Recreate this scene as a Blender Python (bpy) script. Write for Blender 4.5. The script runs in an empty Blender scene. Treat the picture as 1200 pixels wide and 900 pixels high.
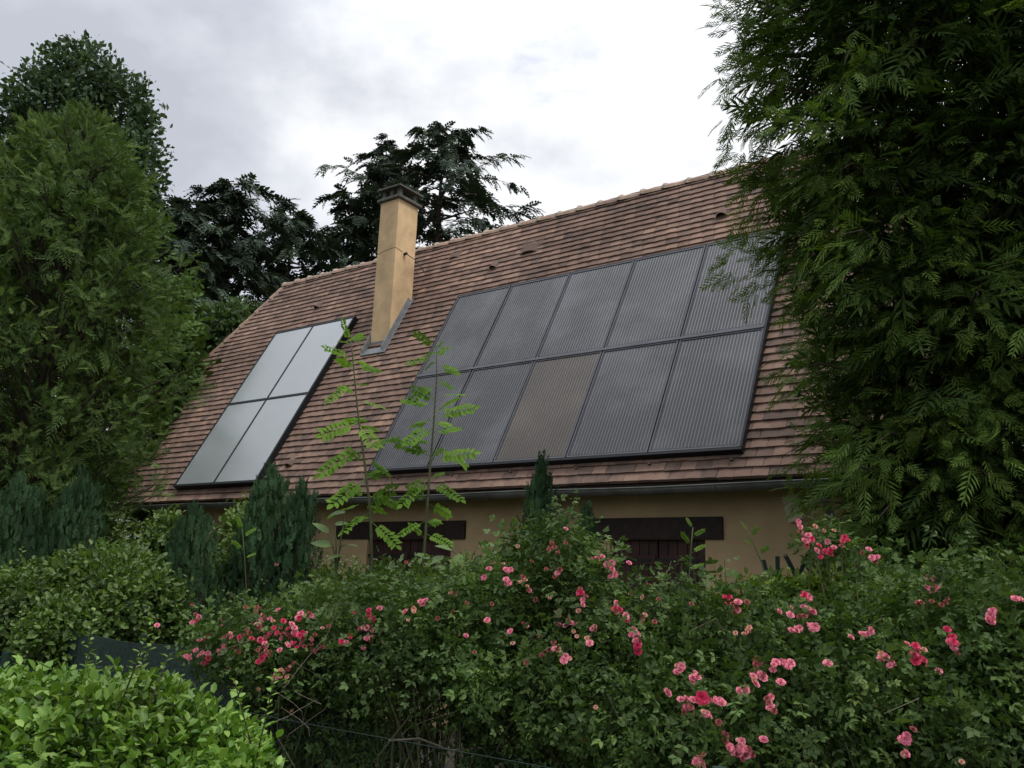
import bpy, math, random
import numpy as np
from mathutils import Vector, Matrix
random.seed(7); RNG = np.random.default_rng(11)
sc = bpy.context.scene
COL = sc.collection

# ------------------------------------------------------------------ camera
YAW, PITCH, ROLL, FPX = 0.63304, 0.22733, 0.03732, 1009.04
EYE = np.array([0.0, 0.0, 1.6])
def cam_axes():
    cy, sy, cp, sp = math.cos(YAW), math.sin(YAW), math.cos(PITCH), math.sin(PITCH)
    f = np.array([-sy*cp, cy*cp, sp]); r = np.array([cy, sy, 0.0]); u = np.cross(r, f)
    cr, sr = math.cos(ROLL), math.sin(ROLL)
    return cr*r + sr*u, -sr*r + cr*u, f
CR, CU, CF = cam_axes()
cd = bpy.data.cameras.new('camera'); cam = bpy.data.objects.new('camera', cd); COL.objects.link(cam)
cd.sensor_width = 36.0; cd.lens = FPX/1200*36.0; cd.clip_start = 0.05; cd.clip_end = 3000
M3 = Matrix((CR, CU, -CF)).transposed()
cam.matrix_world = Matrix.Translation(EYE) @ M3.to_4x4()
sc.camera = cam
HR = np.array([math.cos(YAW), math.sin(YAW), 0.0])      # horizontal right of the street view
HF = np.array([-math.sin(YAW), math.cos(YAW), 0.0])     # horizontal forward
def ray(px, py):
    return CF + CR*(px-600)/FPX - CU*(py-450)/FPX
def at(px, py, d):
    r = ray(px, py); return EYE + r*(d/(r@HF))
def on_y(px, py, Y):
    r = ray(px, py); return EYE + r*((Y-EYE[1])/r[1])
def pix(P):
    d = np.asarray(P) - EYE; z = d@CF
    return 600+FPX*(d@CR)/z, 450-FPX*(d@CU)/z, z

# ------------------------------------------------------------------ world, sun, exposure
SUN_EL, SUN_DIR = math.radians(60), np.array([0.50, 0.02, 0.87])
SUN_DIR = SUN_DIR/np.linalg.norm(SUN_DIR)
w = bpy.data.worlds.new('World'); sc.world = w; w.use_nodes = True
nt = w.node_tree; nt.nodes.clear(); N = nt.nodes; L = nt.links
out = N.new('ShaderNodeOutputWorld'); bg = N.new('ShaderNodeBackground'); L.new(bg.outputs[0], out.inputs[0])
bg.inputs[1].default_value = 0.1
sky = N.new('ShaderNodeTexSky'); sky.sky_type = 'NISHITA'; sky.sun_disc = False
sky.sun_elevation = math.asin(SUN_DIR[2]); sky.sun_rotation = math.atan2(SUN_DIR[0], SUN_DIR[1])
tc = N.new('ShaderNodeTexCoord')
def vnoise(scale, detail, rough=.5, off=(0,0,0), stretch=(1,1,1)):
    mp = N.new('ShaderNodeMapping'); mp.inputs['Location'].default_value = off; mp.inputs['Scale'].default_value = stretch
    L.new(tc.outputs['Generated'], mp.inputs[0])
    n = N.new('ShaderNodeTexNoise'); n.inputs['Scale'].default_value = scale; n.inputs['Detail'].default_value = detail
    n.inputs['Roughness'].default_value = rough; L.new(mp.outputs[0], n.inputs['Vector']); return n.outputs['Fac']
def ma(op, a, b=None, c=None, clamp=False):
    m = N.new('ShaderNodeMath'); m.operation = op; m.use_clamp = clamp
    for i, v in enumerate((a, b, c)):
        if v is None: continue
        if isinstance(v, (int, float)): m.inputs[i].default_value = v
        else: L.new(v, m.inputs[i])
    return m.outputs[0]
def vdot(px, py, lo, hi):
    v = ray(px, py); v = v/np.linalg.norm(v)
    d = N.new('ShaderNodeVectorMath'); d.operation = 'DOT_PRODUCT'; L.new(tc.outputs['Generated'], d.inputs[0]); d.inputs[1].default_value = v
    r = N.new('ShaderNodeMapRange'); r.interpolation_type = 'SMOOTHERSTEP'; r.inputs[1].default_value = lo; r.inputs[2].default_value = hi
    L.new(d.outputs['Value'], r.inputs[0]); return r.outputs[0]
n1 = vnoise(2.3, 5, .52, (3.1, .4, 1.7), (1, 1, 1.6)); n2 = vnoise(6.0, 6, .55, (.3, 2.4, .7), (1, 1, 1.5))
n3 = vnoise(26.0, 4, .5, (1.3, .2, .9), (1, 1, 3.0))
thin = vdot(770, 120, .86, .992)                                     # the cloud is thin here and the light comes through
g = ma('ADD', ma('MULTIPLY', thin, .50), ma('MULTIPLY', ma('SUBTRACT', n1, .5), 1.25))
g = ma('ADD', g, ma('MULTIPLY', ma('SUBTRACT', n2, .5), 1.35)); g = ma('ADD', g, .13, clamp=True)
cr = N.new('ShaderNodeValToRGB'); e = cr.color_ramp.elements
e[0].position = 0.0; e[0].color = (4.6, 4.8, 5.35, 1); e[1].position = .62; e[1].color = (8.4, 8.5, 8.7, 1)
x = cr.color_ramp.elements.new(.28); x.color = (5.8, 6.0, 6.5, 1)
L.new(g, cr.inputs[0])
hole = ma('MULTIPLY', vdot(655, 76, .9975, .9999), ma('MULTIPLY', ma('SUBTRACT', n3, .50, clamp=True), 1.5), clamp=True)
mx = N.new('ShaderNodeMixRGB'); L.new(hole, mx.inputs[0]); L.new(cr.outputs[0], mx.inputs[1])
sk2 = N.new('ShaderNodeMixRGB'); sk2.blend_type = 'MULTIPLY'; sk2.inputs[0].default_value = 1; L.new(sky.outputs[0], sk2.inputs[1]); sk2.inputs[2].default_value = (2.6, 2.3, 2.0, 1)
L.new(sk2.outputs[0], mx.inputs[2]); 
mx2 = N.new('ShaderNodeMixRGB'); mx2.inputs[0].default_value = .06; L.new(mx.outputs[0], mx2.inputs[1]); L.new(sky.outputs[0], mx2.inputs[2])
sx = N.new('ShaderNodeSeparateXYZ'); L.new(tc.outputs['Generated'], sx.inputs[0])
zr = N.new('ShaderNodeMapRange'); zr.interpolation_type = 'SMOOTHSTEP'; zr.inputs[1].default_value = .50; zr.inputs[2].default_value = .98; zr.inputs[3].default_value = 1.0; zr.inputs[4].default_value = 3.0   # an overcast sky is brightest overhead
L.new(sx.outputs[2], zr.inputs[0]); zm = N.new('ShaderNodeVectorMath'); zm.operation = 'SCALE'; L.new(mx2.outputs[0], zm.inputs[0]); L.new(zr.outputs[0], zm.inputs['Scale'])
L.new(zm.outputs[0], bg.inputs[0])
sl = bpy.data.lights.new('sun', 'SUN'); sl.energy = 1.5; sl.angle = math.radians(18); sl.color = (1, .955, .88)
so = bpy.data.objects.new('sun', sl); COL.objects.link(so)
so.rotation_euler = Vector(-SUN_DIR).to_track_quat('-Z', 'Y').to_euler(); so.location = (0, 0, 20)
vs = sc.view_settings; vs.view_transform = 'Standard'; vs.look = 'None'; vs.exposure = 0.36; vs.gamma = 1; vs.use_curve_mapping = False
sc.render.resolution_x = 1024; sc.render.resolution_y = 768
sc.cycles.max_bounces = 7; sc.cycles.transparent_max_bounces = 12

# ------------------------------------------------------------------ materials
def mat(name, stops, rough=.85, noise=None, bump=None, attr=True, spec=.3, metal=0, transl=0, noise2=None):
    """stops: colours picked by the piece's own tint value; noise: (scale, amount) soft colour variation; bump: (scale, strength, distance)"""
    m = bpy.data.materials.new(name); m.use_nodes = True; t = m.node_tree; n = t.nodes; l = t.links
    p = n['Principled BSDF']; p.inputs['Roughness'].default_value = rough; p.inputs['Metallic'].default_value = metal
    p.inputs['Specular IOR Level'].default_value = spec
    if len(stops) > 1:
        r = n.new('ShaderNodeValToRGB'); els = r.color_ramp.elements
        els[0].position = 0; els[0].color = (*stops[0], 1); els[1].position = 1; els[1].color = (*stops[-1], 1)
        for i, c in enumerate(stops[1:-1]): el = els.new((i+1)/(len(stops)-1)); el.color = (*c, 1)
        if attr:
            a = n.new('ShaderNodeAttribute'); a.attribute_name = 'tint'; l.new(a.outputs['Fac'], r.inputs[0])
        colr = r.outputs[0]
    else:
        r = n.new('ShaderNodeRGB'); r.outputs[0].default_value = (*stops[0], 1); colr = r.outputs[0]
    tcx = n.new('ShaderNodeTexCoord')
    def nz(scale, detail=5):
        k = n.new('ShaderNodeTexNoise'); k.inputs['Scale'].default_value = scale; k.inputs['Detail'].default_value = detail
        l.new(geo.outputs['Position'], k.inputs['Vector']); return k.outputs['Fac']
    geo = n.new('ShaderNodeNewGeometry')
    for nn in (noise, noise2):
        if nn:
            mr = n.new('ShaderNodeMapRange'); l.new(nz(nn[0]), mr.inputs[0]); mr.inputs[1].default_value = .3; mr.inputs[2].default_value = .7
            mr.inputs[3].default_value = 1-nn[1]; mr.inputs[4].default_value = 1+nn[1]
            mu = n.new('ShaderNodeVectorMath'); mu.operation = 'SCALE'; l.new(colr, mu.inputs[0]); l.new(mr.outputs[0], mu.inputs['Scale']); colr = mu.outputs[0]
    l.new(colr, p.inputs['Base Color'])
    if bump:
        b = n.new('ShaderNodeBump'); b.inputs['Strength'].default_value = bump[1]; b.inputs['Distance'].default_value = bump[2]
        l.new(nz(bump[0]), b.inputs['Height']); l.new(b.outputs[0], p.inputs['Normal'])
    if transl:
        tr = n.new('ShaderNodeBsdfTranslucent'); mxs = n.new('ShaderNodeMixShader'); mxs.inputs[0].default_value = transl
        sat = n.new('ShaderNodeMixRGB'); sat.blend_type = 'MULTIPLY'; sat.inputs[0].default_value = 1; l.new(colr, sat.inputs[1]); sat.inputs[2].default_value = (1.25, 1.35, .55, 1)
        l.new(sat.outputs[0], tr.inputs[0]); l.new(p.outputs[0], mxs.inputs[1]); l.new(tr.outputs[0], mxs.inputs[2])
        l.new(mxs.outputs[0], n['Material Output'].inputs[0])
    return m
MT = {}
MT['tile'] = mat('clay_tile', [(.098,.069,.056), (.142,.094,.073), (.182,.115,.086), (.215,.137,.101), (.275,.175,.124)], .9, (.9, .26), (60, .35, .004), noise2=(9, .14))
MT['ridge'] = mat('ridge_tile_clay', [(.26,.17,.125), (.36,.25,.18)], .9, (8, .3), (40, .5, .006))
MT['mortar'] = mat('lime_mortar', [(.34,.28,.22)], .95, (20, .25), (60, .6, .006))
MT['deck'] = mat('roof_batten_wood', [(.07,.05,.04)], .9)
MT['stucco'] = mat('ochre_stucco', [(.55,.40,.22)], .93, (1.3, .13), (120, .35, .003), noise2=(6, .07))
MT['stucco_chimney'] = mat('chimney_ochre_render', [(.60,.42,.235)], .93, (3.0, .20), (110, .3, .003), noise2=(11, .07))
MT['wood'] = mat('dark_stained_timber', [(.030,.020,.017), (.045,.030,.024)], .7, (14, .25), (50, .4, .003))
MT['shutter'] = mat('shutter_red_brown_paint', [(.042,.020,.016), (.075,.034,.026)], .6, (9, .25), (70, .35, .002))
MT['iron'] = mat('black_iron', [(.018,.018,.018)], .5)
MT['zinc'] = mat('weathered_zinc', [(.105,.11,.095)], .55, (5, .3), None, metal=.1)
MT['lead'] = mat('lead_flashing', [(.20,.21,.215)], .6, (12, .2), (30, .3, .004), metal=.2)
MT['cement'] = mat('chimney_cement', [(.115,.11,.095)], .92, (14, .35), (60, .6, .005))
MT['frame_black'] = mat('black_anodised_frame', [(.014,.0145,.016)], .5, metal=.3)
MT['frame_grey'] = mat('grey_aluminium_rail', [(.085,.088,.095)], .5, (4, .15), metal=.2)
MT['soil'] = mat('dark_soil', [(.05,.042,.03)], .95, (3, .35), (20, .7, .03))
MT['grass'] = mat('rough_grass_ground', [(.045,.06,.022)], .95, (1.4, .35), (30, .7, .03))
MT['asphalt'] = mat('asphalt', [(.05,.05,.052)], .9, (30, .2), (90, .4, .004))
MT['beige'] = mat('beige_plastic', [(.40,.35,.24)], .5, (6, .1))
MT['bark'] = mat('rough_bark', [(.075,.055,.040)], .95, (12, .35), (30, .8, .02))
MT['cane'] = mat('rose_cane', [(.10,.085,.05), (.06,.09,.03)], .8, (9, .2))
MT['dead'] = mat('bare_grey_twig', [(.20,.165,.12)], .9, (9, .2))
MT['wire'] = mat('green_coated_wire', [(.012,.030,.022)], .5)
MT['net'] = mat('green_windbreak_net', [(.022,.042,.032)], .9, (55, .5), (160, 1, .01))
MT['trellis'] = mat('dark_green_trellis_paint', [(.016,.034,.028)], .6, (12, .2))

G = lambda name, stops, tr=.26, rough=.6, spec=.22: mat(name, stops, rough, None, None, spec=spec, transl=tr, noise2=(2.2, .34))
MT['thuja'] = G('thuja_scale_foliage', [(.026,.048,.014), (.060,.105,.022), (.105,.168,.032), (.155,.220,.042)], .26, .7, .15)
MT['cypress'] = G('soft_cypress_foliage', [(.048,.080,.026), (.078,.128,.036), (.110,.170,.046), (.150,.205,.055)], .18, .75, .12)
MT['spruce'] = G('dark_spruce_needles', [(.036,.054,.038), (.060,.086,.056), (.085,.118,.070)], .05, .8, .12)
MT['juniper'] = G('blue_green_juniper', [(.022,.052,.024), (.040,.084,.036), (.068,.122,.052)], .08, .75, .12)
MT['poplar'] = G('grey_green_leaf', [(.032,.056,.030), (.060,.098,.050), (.105,.155,.080)], .2)
MT['hazel'] = G('light_broad_leaf', [(.03,.055,.02), (.06,.10,.035), (.13,.18,.085)], .25)
MT['rose'] = G('rose_leaf_green', [(.030,.058,.014), (.056,.102,.024), (.090,.150,.036), (.145,.200,.055)], .24, .55, .22)
MT['shrub'] = G('garden_shrub_leaf', [(.034,.064,.014), (.062,.112,.022), (.100,.165,.032), (.15,.20,.06)], .25, .5, .35)
MT['lime'] = G('yellow_green_leaf', [(.05,.09,.012), (.10,.16,.02), (.17,.24,.03)], .3, .5, .3)
MT['privet'] = G('bright_hedge_leaf', [(.060,.140,.016), (.110,.215,.026), (.165,.285,.042), (.22,.33,.065)], .22, .48, .38)
MT['sapling'] = G('sapling_leaflet', [(.065,.145,.016), (.105,.200,.024), (.16,.27,.045)], .35, .7, .12)
MT['petal_deep'] = mat('deep_pink_petal', [(.50,.020,.075), (.68,.055,.14)], .6, transl=0)
MT['petal_pink'] = mat('pink_petal', [(.60,.12,.19), (.76,.28,.34)], .6)
MT['petal_pale'] = mat('faded_pink_petal', [(.52,.20,.13), (.66,.38,.29)], .7)
MT['petal_old'] = mat('withered_petal', [(.22,.045,.05), (.34,.10,.08)], .8)

def glass_like(name, base, rough, dust, dustc, coat=.0):
    m = bpy.data.materials.new(name); m.use_nodes = True; t = m.node_tree; n = t.nodes; l = t.links; p = n['Principled BSDF']
    p.inputs['Roughness'].default_value = rough; p.inputs['Specular IOR Level'].default_value = .5
    p.inputs['Coat Weight'].default_value = coat; p.inputs['Coat Roughness'].default_value = .2; p.inputs['Coat IOR'].default_value = 1.9
    geo = n.new('ShaderNodeNewGeometry')
    a = n.new('ShaderNodeTexNoise'); a.inputs['Scale'].default_value = 1.3; a.inputs['Detail'].default_value = 7; a.inputs['Roughness'].default_value = .6; l.new(geo.outputs['Position'], a.inputs['Vector'])
    mr = n.new('ShaderNodeMapRange'); l.new(a.outputs['Fac'], mr.inputs[0]); mr.inputs[1].default_value = .42; mr.inputs[2].default_value = .72; mr.inputs[3].default_value = 0; mr.inputs[4].default_value = dust
    mxx = n.new('ShaderNodeMixRGB'); l.new(mr.outputs[0], mxx.inputs[0]); mxx.inputs[1].default_value = (*base, 1); mxx.inputs[2].default_value = (*dustc, 1)
    l.new(mxx.outputs[0], p.inputs['Base Color'])
    return m
MT['cell'] = glass_like('dark_photovoltaic_glass', (.016,.0175,.021), .5, .3, (.20,.21,.23))
MT['cell_brown'] = glass_like('brown_photovoltaic_glass', (.038,.029,.022), .5, .15, (.20,.17,.14))
MT['rib'] = glass_like('grey_glass_rib', (.060,.062,.067), .5, .25, (.25,.26,.28))
MT['rib_brown'] = glass_like('brown_glass_rib', (.058,.042,.031), .5, .25, (.25,.22,.19))
MT['collector'] = glass_like('frosted_collector_glass', (.27,.295,.288), .2, .3, (.34,.37,.36), 1.0)

# ------------------------------------------------------------------ helpers
def tag(o, label=None, cat=None, group=None, kind=None):
    if label: o['label'] = label
    if cat: o['category'] = cat
    if group: o['group'] = group
    if kind: o['kind'] = kind
    return o
def empty(name, loc, label, cat, group=None):
    o = bpy.data.objects.new(name, None); COL.objects.link(o); o.location = tuple(loc); o.empty_display_size = .3
    return tag(o, label, cat, group)
def link(name, me, parent=None, mtx=None):
    o = bpy.data.objects.new(name, me); COL.objects.link(o)
    if parent is not None:
        o.parent = parent
        pm = parent.matrix_basis if parent.parent is None else parent.parent.matrix_basis @ parent.matrix_basis
        o.matrix_basis = pm.inverted() @ (mtx if mtx is not None else Matrix.Identity(4))
    elif mtx is not None: o.matrix_basis = mtx
    return o
class MB:
    """collects geometry in world space"""
    def __init__(s): s.v = []; s.f = []; s.t = []
    def add(s, vs_, fs, tint=.5):
        b = len(s.v); s.v += [tuple(map(float, q)) for q in vs_]; s.f += [tuple(i+b for i in q) for q in fs]; s.t += [tint]*len(vs_)
    def box(s, o, a, b, c, tint=.5):
        """corner o with edge vectors a, b, c (right handed)"""
        o, a, b, c = map(np.asarray, (o, a, b, c))
        P = [o, o+a, o+a+b, o+b, o+c, o+a+c, o+a+b+c, o+b+c]
        s.add(P, [(0,3,2,1), (4,5,6,7), (0,1,5,4), (1,2,6,5), (2,3,7,6), (3,0,4,7)], tint)
    def bx(s, x0, x1, y0, y1, z0, z1, tint=.5): s.box((x0,y0,z0), (x1-x0,0,0), (0,y1-y0,0), (0,0,z1-z0), tint)
    def tube(s, pts, r, n=6, tint=.5, cap=True):
        pts = [np.asarray(p, float) for p in pts]; k = len(pts); r = r if hasattr(r, '__len__') else [r]*k
        b = len(s.v)
        for i, p in enumerate(pts):
            d = pts[min(i+1, k-1)] - pts[max(i-1, 0)]; d = d/(np.linalg.norm(d)+1e-9)
            h = np.array([0,0,1.]) if abs(d[2]) < .9 else np.array([1.,0,0]); u = np.cross(d, h); u /= np.linalg.norm(u); v = np.cross(d, u)
            for j in range(n):
                a = 2*math.pi*j/n; s.v.append(tuple(p + r[i]*(math.cos(a)*u + math.sin(a)*v))); s.t.append(tint)
        for i in range(k-1):
            for j in range(n):
                j2 = (j+1) % n; s.f.append((b+i*n+j, b+(i+1)*n+j, b+(i+1)*n+j2, b+i*n+j2))
        if cap: s.f.append(tuple(b+j for j in range(n))); s.f.append(tuple(b+(k-1)*n+j for j in range(n-1, -1, -1)))
    def mesh(s, name, m, smooth=False):
        me = bpy.data.meshes.new(name); me.from_pydata(s.v, [], s.f)
        at_ = me.attributes.new('tint', 'FLOAT', 'POINT'); at_.data.foreach_set('value', s.t)
        me.materials.append(m)
        if smooth: me.polygons.foreach_set('use_smooth', [True]*len(me.polygons))
        me.update(); return me
    def build(s, name, m, parent=None, smooth=False, bevel=0):
        o = link(name, s.mesh(name, m, smooth), parent)
        if bevel:
            b = o.modifiers.new('edge', 'BEVEL'); b.width = bevel; b.segments = 2; b.limit_method = 'ANGLE'
        return o

# ---- foliage: many small leaf-sized faces placed by arrays
def lens(base, tip, half, up=0.0, fold=.0):
    """a narrow four cornered leaf from base to tip"""
    base, tip = np.asarray(base, float), np.asarray(tip, float); d = tip-base; ln = np.linalg.norm(d)
    sd = np.cross((0,0,1.), d); sd = sd/(np.linalg.norm(sd)+1e-9)*half
    m = base + d*.45 + np.array([0,0,up*ln])
    return [base, m-sd, tip, m+sd]
def T_spray(n, ang, width, sub, half, curl=-.25):
    V, F = [], []
    def put(q): b = len(V); V.extend(q); F.append((b, b+1, b+2, b+3))
    cz = lambda x: curl*x*x
    for i in range(2):
        a, b = i/2, (i+1)/2; put(lens((a-.02,0,cz(a)), (b+.04,0,cz(b)), half*.8))
    for i in range(n):
        u = .06+.86*i/n
        for sgn in (-1, 1):
            uu = u + (.03 if sgn > 0 else 0); ln = width*(1-uu)**.65*(.8+.4*random.random()) + .05
            a = ang*(.85+.3*random.random()); dx, dy = math.cos(a), sgn*math.sin(a)
            B = np.array([uu, 0, cz(uu)]); T = B + ln*np.array([dx, dy, -.18*random.random()-.05]); put(lens(B, T, half, .06))
            for k in range(sub):
                q = .25+.6*k/max(sub, 1); P = B+(T-B)*q
                for s2 in (-1, 1):
                    a2 = sgn*a + s2*.7; l2 = ln*.42*(1-.4*q)
                    put(lens(P, P+l2*np.array([math.cos(a2), math.sin(a2), -.1*random.random()]), half*.8, .05))
    return np.array(V), np.array(F)
def T_leaf(wd=.36, fold=.10, droop=-.12):
    V = np.array([(0,0,0), (.30,-wd*.8,fold), (.68,-wd*.75,fold+droop*.4), (1,0,droop), (.68,wd*.75,fold+droop*.4), (.30,wd*.8,fold)])
    return V, np.array([(0,1,2,3), (0,3,4,5)])
def T_small(wd=.38, fold=.10):
    V = np.array([(0,0,0), (.5,-wd,fold), (1,0,0), (.5,wd,fold)])
    return V, np.array([(0,1,2,3)])
def T_compound(pairs, lw=.36, ls=.30, droop=-.15, plain=False):
    V, F = [], []
    lv, lf = T_small(lw*.95) if plain else T_leaf(lw)
    def put(o, a, s):
        b = len(V); c, sn = math.cos(a), math.sin(a)
        for q in lv: V.append((o[0]+s*(q[0]*c-q[1]*sn), o[1]+s*(q[0]*sn+q[1]*c), o[2]+s*q[2]+s*q[0]*random.uniform(-.2,.1)))
        for f in lf: F.append(tuple(i+b for i in f))
    for i in range(pairs):
        u = .28+.55*i/max(pairs-1, 1) if pairs > 1 else .5
        for sg in (-1, 1): put((u, 0, droop*u*u), sg*random.uniform(.9,1.2), ls*(.85+.3*random.random()))
    put((.88,0,droop*.8), random.uniform(-.1,.1), ls)
    b = len(V); V += [(0,-.008,0), (0,.008,0), (.9,.006,droop*.8), (.9,-.006,droop*.8)]; F.append((b,b+1,b+2,b+3))
    return np.array(V), np.array(F)
def scatter(temps, pos, axis, nrm, size, tint):
    """returns vertices, quads, tints for one mesh of many copies"""
    pos, axis, nrm = np.asarray(pos, float), np.asarray(axis, float), np.asarray(nrm, float)
    n = len(pos); size = np.broadcast_to(size, (n,)); tint = np.broadcast_to(tint, (n,))
    A = axis/(np.linalg.norm(axis, axis=1, keepdims=True)+1e-9); Y = np.cross(nrm, A); Y /= (np.linalg.norm(Y, axis=1, keepdims=True)+1e-9); Z = np.cross(A, Y)
    pick = RNG.integers(0, len(temps), n); VV, FF, TT = [], [], []; base = 0
    for k, (tv, tf) in enumerate(temps):
        i = np.where(pick == k)[0]
        if not len(i): continue
        P = pos[i][:,None,:] + size[i][:,None,None]*(tv[None,:,0:1]*A[i][:,None,:] + tv[None,:,1:2]*Y[i][:,None,:] + tv[None,:,2:3]*Z[i][:,None,:])
        m = len(tv); VV.append(P.reshape(-1,3)); FF.append((tf[None]+ (np.arange(len(i))*m)[:,None,None]+base).reshape(-1,4)); TT.append(np.repeat(tint[i], m)); base += m*len(i)
    return np.concatenate(VV), np.concatenate(FF), np.concatenate(TT)
def fmesh(name, parts, m, parent=None, kind=None):
    V, F, T, b = [], [], [], 0
    for v, f, t in parts: V.append(v); F.append(f+b); T.append(t); b += len(v)
    V, F, T = np.concatenate(V), np.concatenate(F), np.concatenate(T)
    me = bpy.data.meshes.new(name); me.vertices.add(len(V)); me.vertices.foreach_set('co', V.astype(np.float32).ravel())
    me.loops.add(F.size); me.loops.foreach_set('vertex_index', F.astype(np.int32).ravel())
    me.polygons.add(len(F)); me.polygons.foreach_set('loop_start', np.arange(0, F.size, 4, dtype=np.int32)); me.polygons.foreach_set('loop_total', np.full(len(F), 4, np.int32))
    a = me.attributes.new('tint', 'FLOAT', 'POINT'); a.data.foreach_set('value', np.clip(T, 0, 1).astype(np.float32))
    me.materials.append(m); me.update(calc_edges=True); me.validate()
    o = link(name, me, parent)
    if kind: o['kind'] = kind
    return o
def unit(a): return a/(np.linalg.norm(a, axis=-1, keepdims=True)+1e-9)
def rnd(n, s=1.0): return RNG.normal(0, s, (n, 3))
UP = np.array([0,0,1.])

# ------------------------------------------------------------------ ground
g_ = MB(); S = 900
g_.add([(-S,-S,0), (S,-S,0), (S,S,0), (-S,S,0)], [(0,1,2,3)]); tag(g_.build('ground', MT['grass']), kind='structure')
g_ = MB(); g_.add([(-14,1.9,.004), (2,1.9,.004), (2,7.79,.004), (-14,7.79,.004)], [(0,1,2,3)]); tag(g_.build('garden_soil', MT['soil']), kind='structure')
g_ = MB(); g_.add([(-40,-6,.004), (30,-6,.004), (30,.35,.004), (-40,.35,.004)], [(0,1,2,3)]); tag(g_.build('road', MT['asphalt']), kind='structure')
g_ = MB(); g_.bx(-40, 30, .35, .5, -.05, .12); tag(g_.build('kerb', MT['cement']), kind='structure')

# ------------------------------------------------------------------ house
TH = 1.0596937; EY, EZ = 7.35754, 2.55; RT = 4.8727          # roof pitch, eaves line, slope length
RV = np.array([0, math.cos(TH), math.sin(TH)]); RN = np.array([0, -math.sin(TH), math.cos(TH)]); RX = np.array([1.,0,0])
RO = np.array([0, EY, EZ])
def rp(s, t, l=0.0): return RO + RX*s + RV*t + RN*l
RIDGE_Y = EY + RT*math.cos(TH); RIDGE_Z = EZ + RT*math.sin(TH); BACK_Y = 2*RIDGE_Y-EY
XL, XR, HL, HRt = -13.15, -1.2, 2.88, 2.88                       # verges; height at which the half hips start
RLx, RRx = -12.41, -1.95
WY = 7.80
house = empty('house', (-7.2, WY, 0), 'ochre rendered house with a steep brown tiled roof carrying solar panels', 'house')
WT = EZ + (WY-EY)*math.tan(TH) - .12
win = [(-7.87, -6.51), (-4.41, -3.38)]; HEAD, SILL = 2.07, 1.0
fw = MB(); T_ = .28
xs = [-12.9, win[0][0], win[0][1], win[1][0], win[1][1], -1.5]
fw.bx(xs[0], xs[1], WY, WY+T_, 0, WT); fw.bx(xs[2], xs[3], WY, WY+T_, 0, WT); fw.bx(xs[4], xs[5], WY, WY+T_, 0, WT)
for a, b in win: fw.bx(a, b, WY, WY+T_, 0, SILL); fw.bx(a, b, WY, WY+T_, HEAD, WT)
fw.build('wall', MT['stucco'], house)
bw = MB(); bw.bx(-12.9, -1.5, BACK_Y-.73, BACK_Y-.45, 0, WT); bw.build('wall', MT['stucco'], house)
for x0, x1 in ((-12.9, -12.62), (-1.78, -1.5)):                 # gable walls under the half hips
    zt = EZ + 2.75*math.sin(TH); yt = EY + 2.75*math.cos(TH)
    prof = [(WY+.285, 0), (BACK_Y-.735, 0), (BACK_Y-.735, WT), (2*RIDGE_Y-yt, zt-.1), (yt, zt-.1), (WY+.285, WT)]
    gw = MB(); k = len(prof)
    gw.add([(x0, y, z) for y, z in prof]+[(x1, y, z) for y, z in prof], [tuple(range(k-1,-1,-1)), tuple(range(k, 2*k))]+[(i, (i+1) % k, (i+1) % k+k, i+k) for i in range(k)])
    gw.build('wall', MT['stucco'], house)
for k, (a, b) in enumerate([(-8.42, -6.30), (-4.62, -3.195)]):   # timber lintels
    l_ = MB(); l_.bx(a, b, WY-.035, WY+.06, HEAD+.002, HEAD+.215, .5); l_.build('lintel', MT['wood'], house, bevel=.006)
for k, (a, b) in enumerate(win):
    sh_w = (b-a)/2 - .008
    for j in range(2):
        x0 = a+.004+j*(sh_w+.008)
        s_ = MB()
        for zz in (SILL+.14, HEAD-.24): s_.bx(x0+.02, x0+sh_w-.02, WY+.035, WY+.05, zz, zz+.09)
        s_.bx(x0+.01, x0+sh_w-.01, WY+.082, WY+.10, SILL+.02, HEAD-.02)
        sho = s_.build('shutter', MT['shutter'], house, bevel=.002)
        if k == 0: sho['label'] = 'shutter leaf in deep shade behind the saplings'
        npl = 6 if k == 0 else 5; pw = sh_w/npl
        for i in range(npl):
            p_ = MB(); p_.bx(x0+i*pw+.003, x0+(i+1)*pw-.003, WY+.05, WY+.078+random.uniform(-.002,.002), SILL+.005, HEAD-.006, random.random()); p_.build('plank', MT['shutter'], sho, bevel=.003)
        for zz in (SILL+.17, HEAD-.21):
            h_ = MB(); h_.bx(x0+.0, x0+sh_w*.85, WY+.027, WY+.034, zz, zz+.03); h_.build('hinge_strap', MT['iron'], sho)
# timber eaves: rafters and soffit board
for i in range(28):
    x0 = -2.60-.41*i
    if x0 < -13.0: break
    r_ = MB(); a = np.array([x0-.035, WY+.02, EZ+(WY+.02-EY)*math.tan(TH)-.22]); 
    d = RV*(-.72); r_.box(rp(x0-.035, .86, -.19), RX*.07, RV*-.78, RN*.12, random.random()) if False else r_.box(rp(x0-.035, .06, -.20), RX*.07, RV*.80, RN*.13, random.random())
    r_.build('rafter', MT['wood'], house)
for x0 in (-2.19, -1.78): r_ = MB(); r_.box(rp(x0-.035, .06, -.20), RX*.07, RV*.80, RN*.13); r_.build('rafter', MT['wood'], house)

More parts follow.
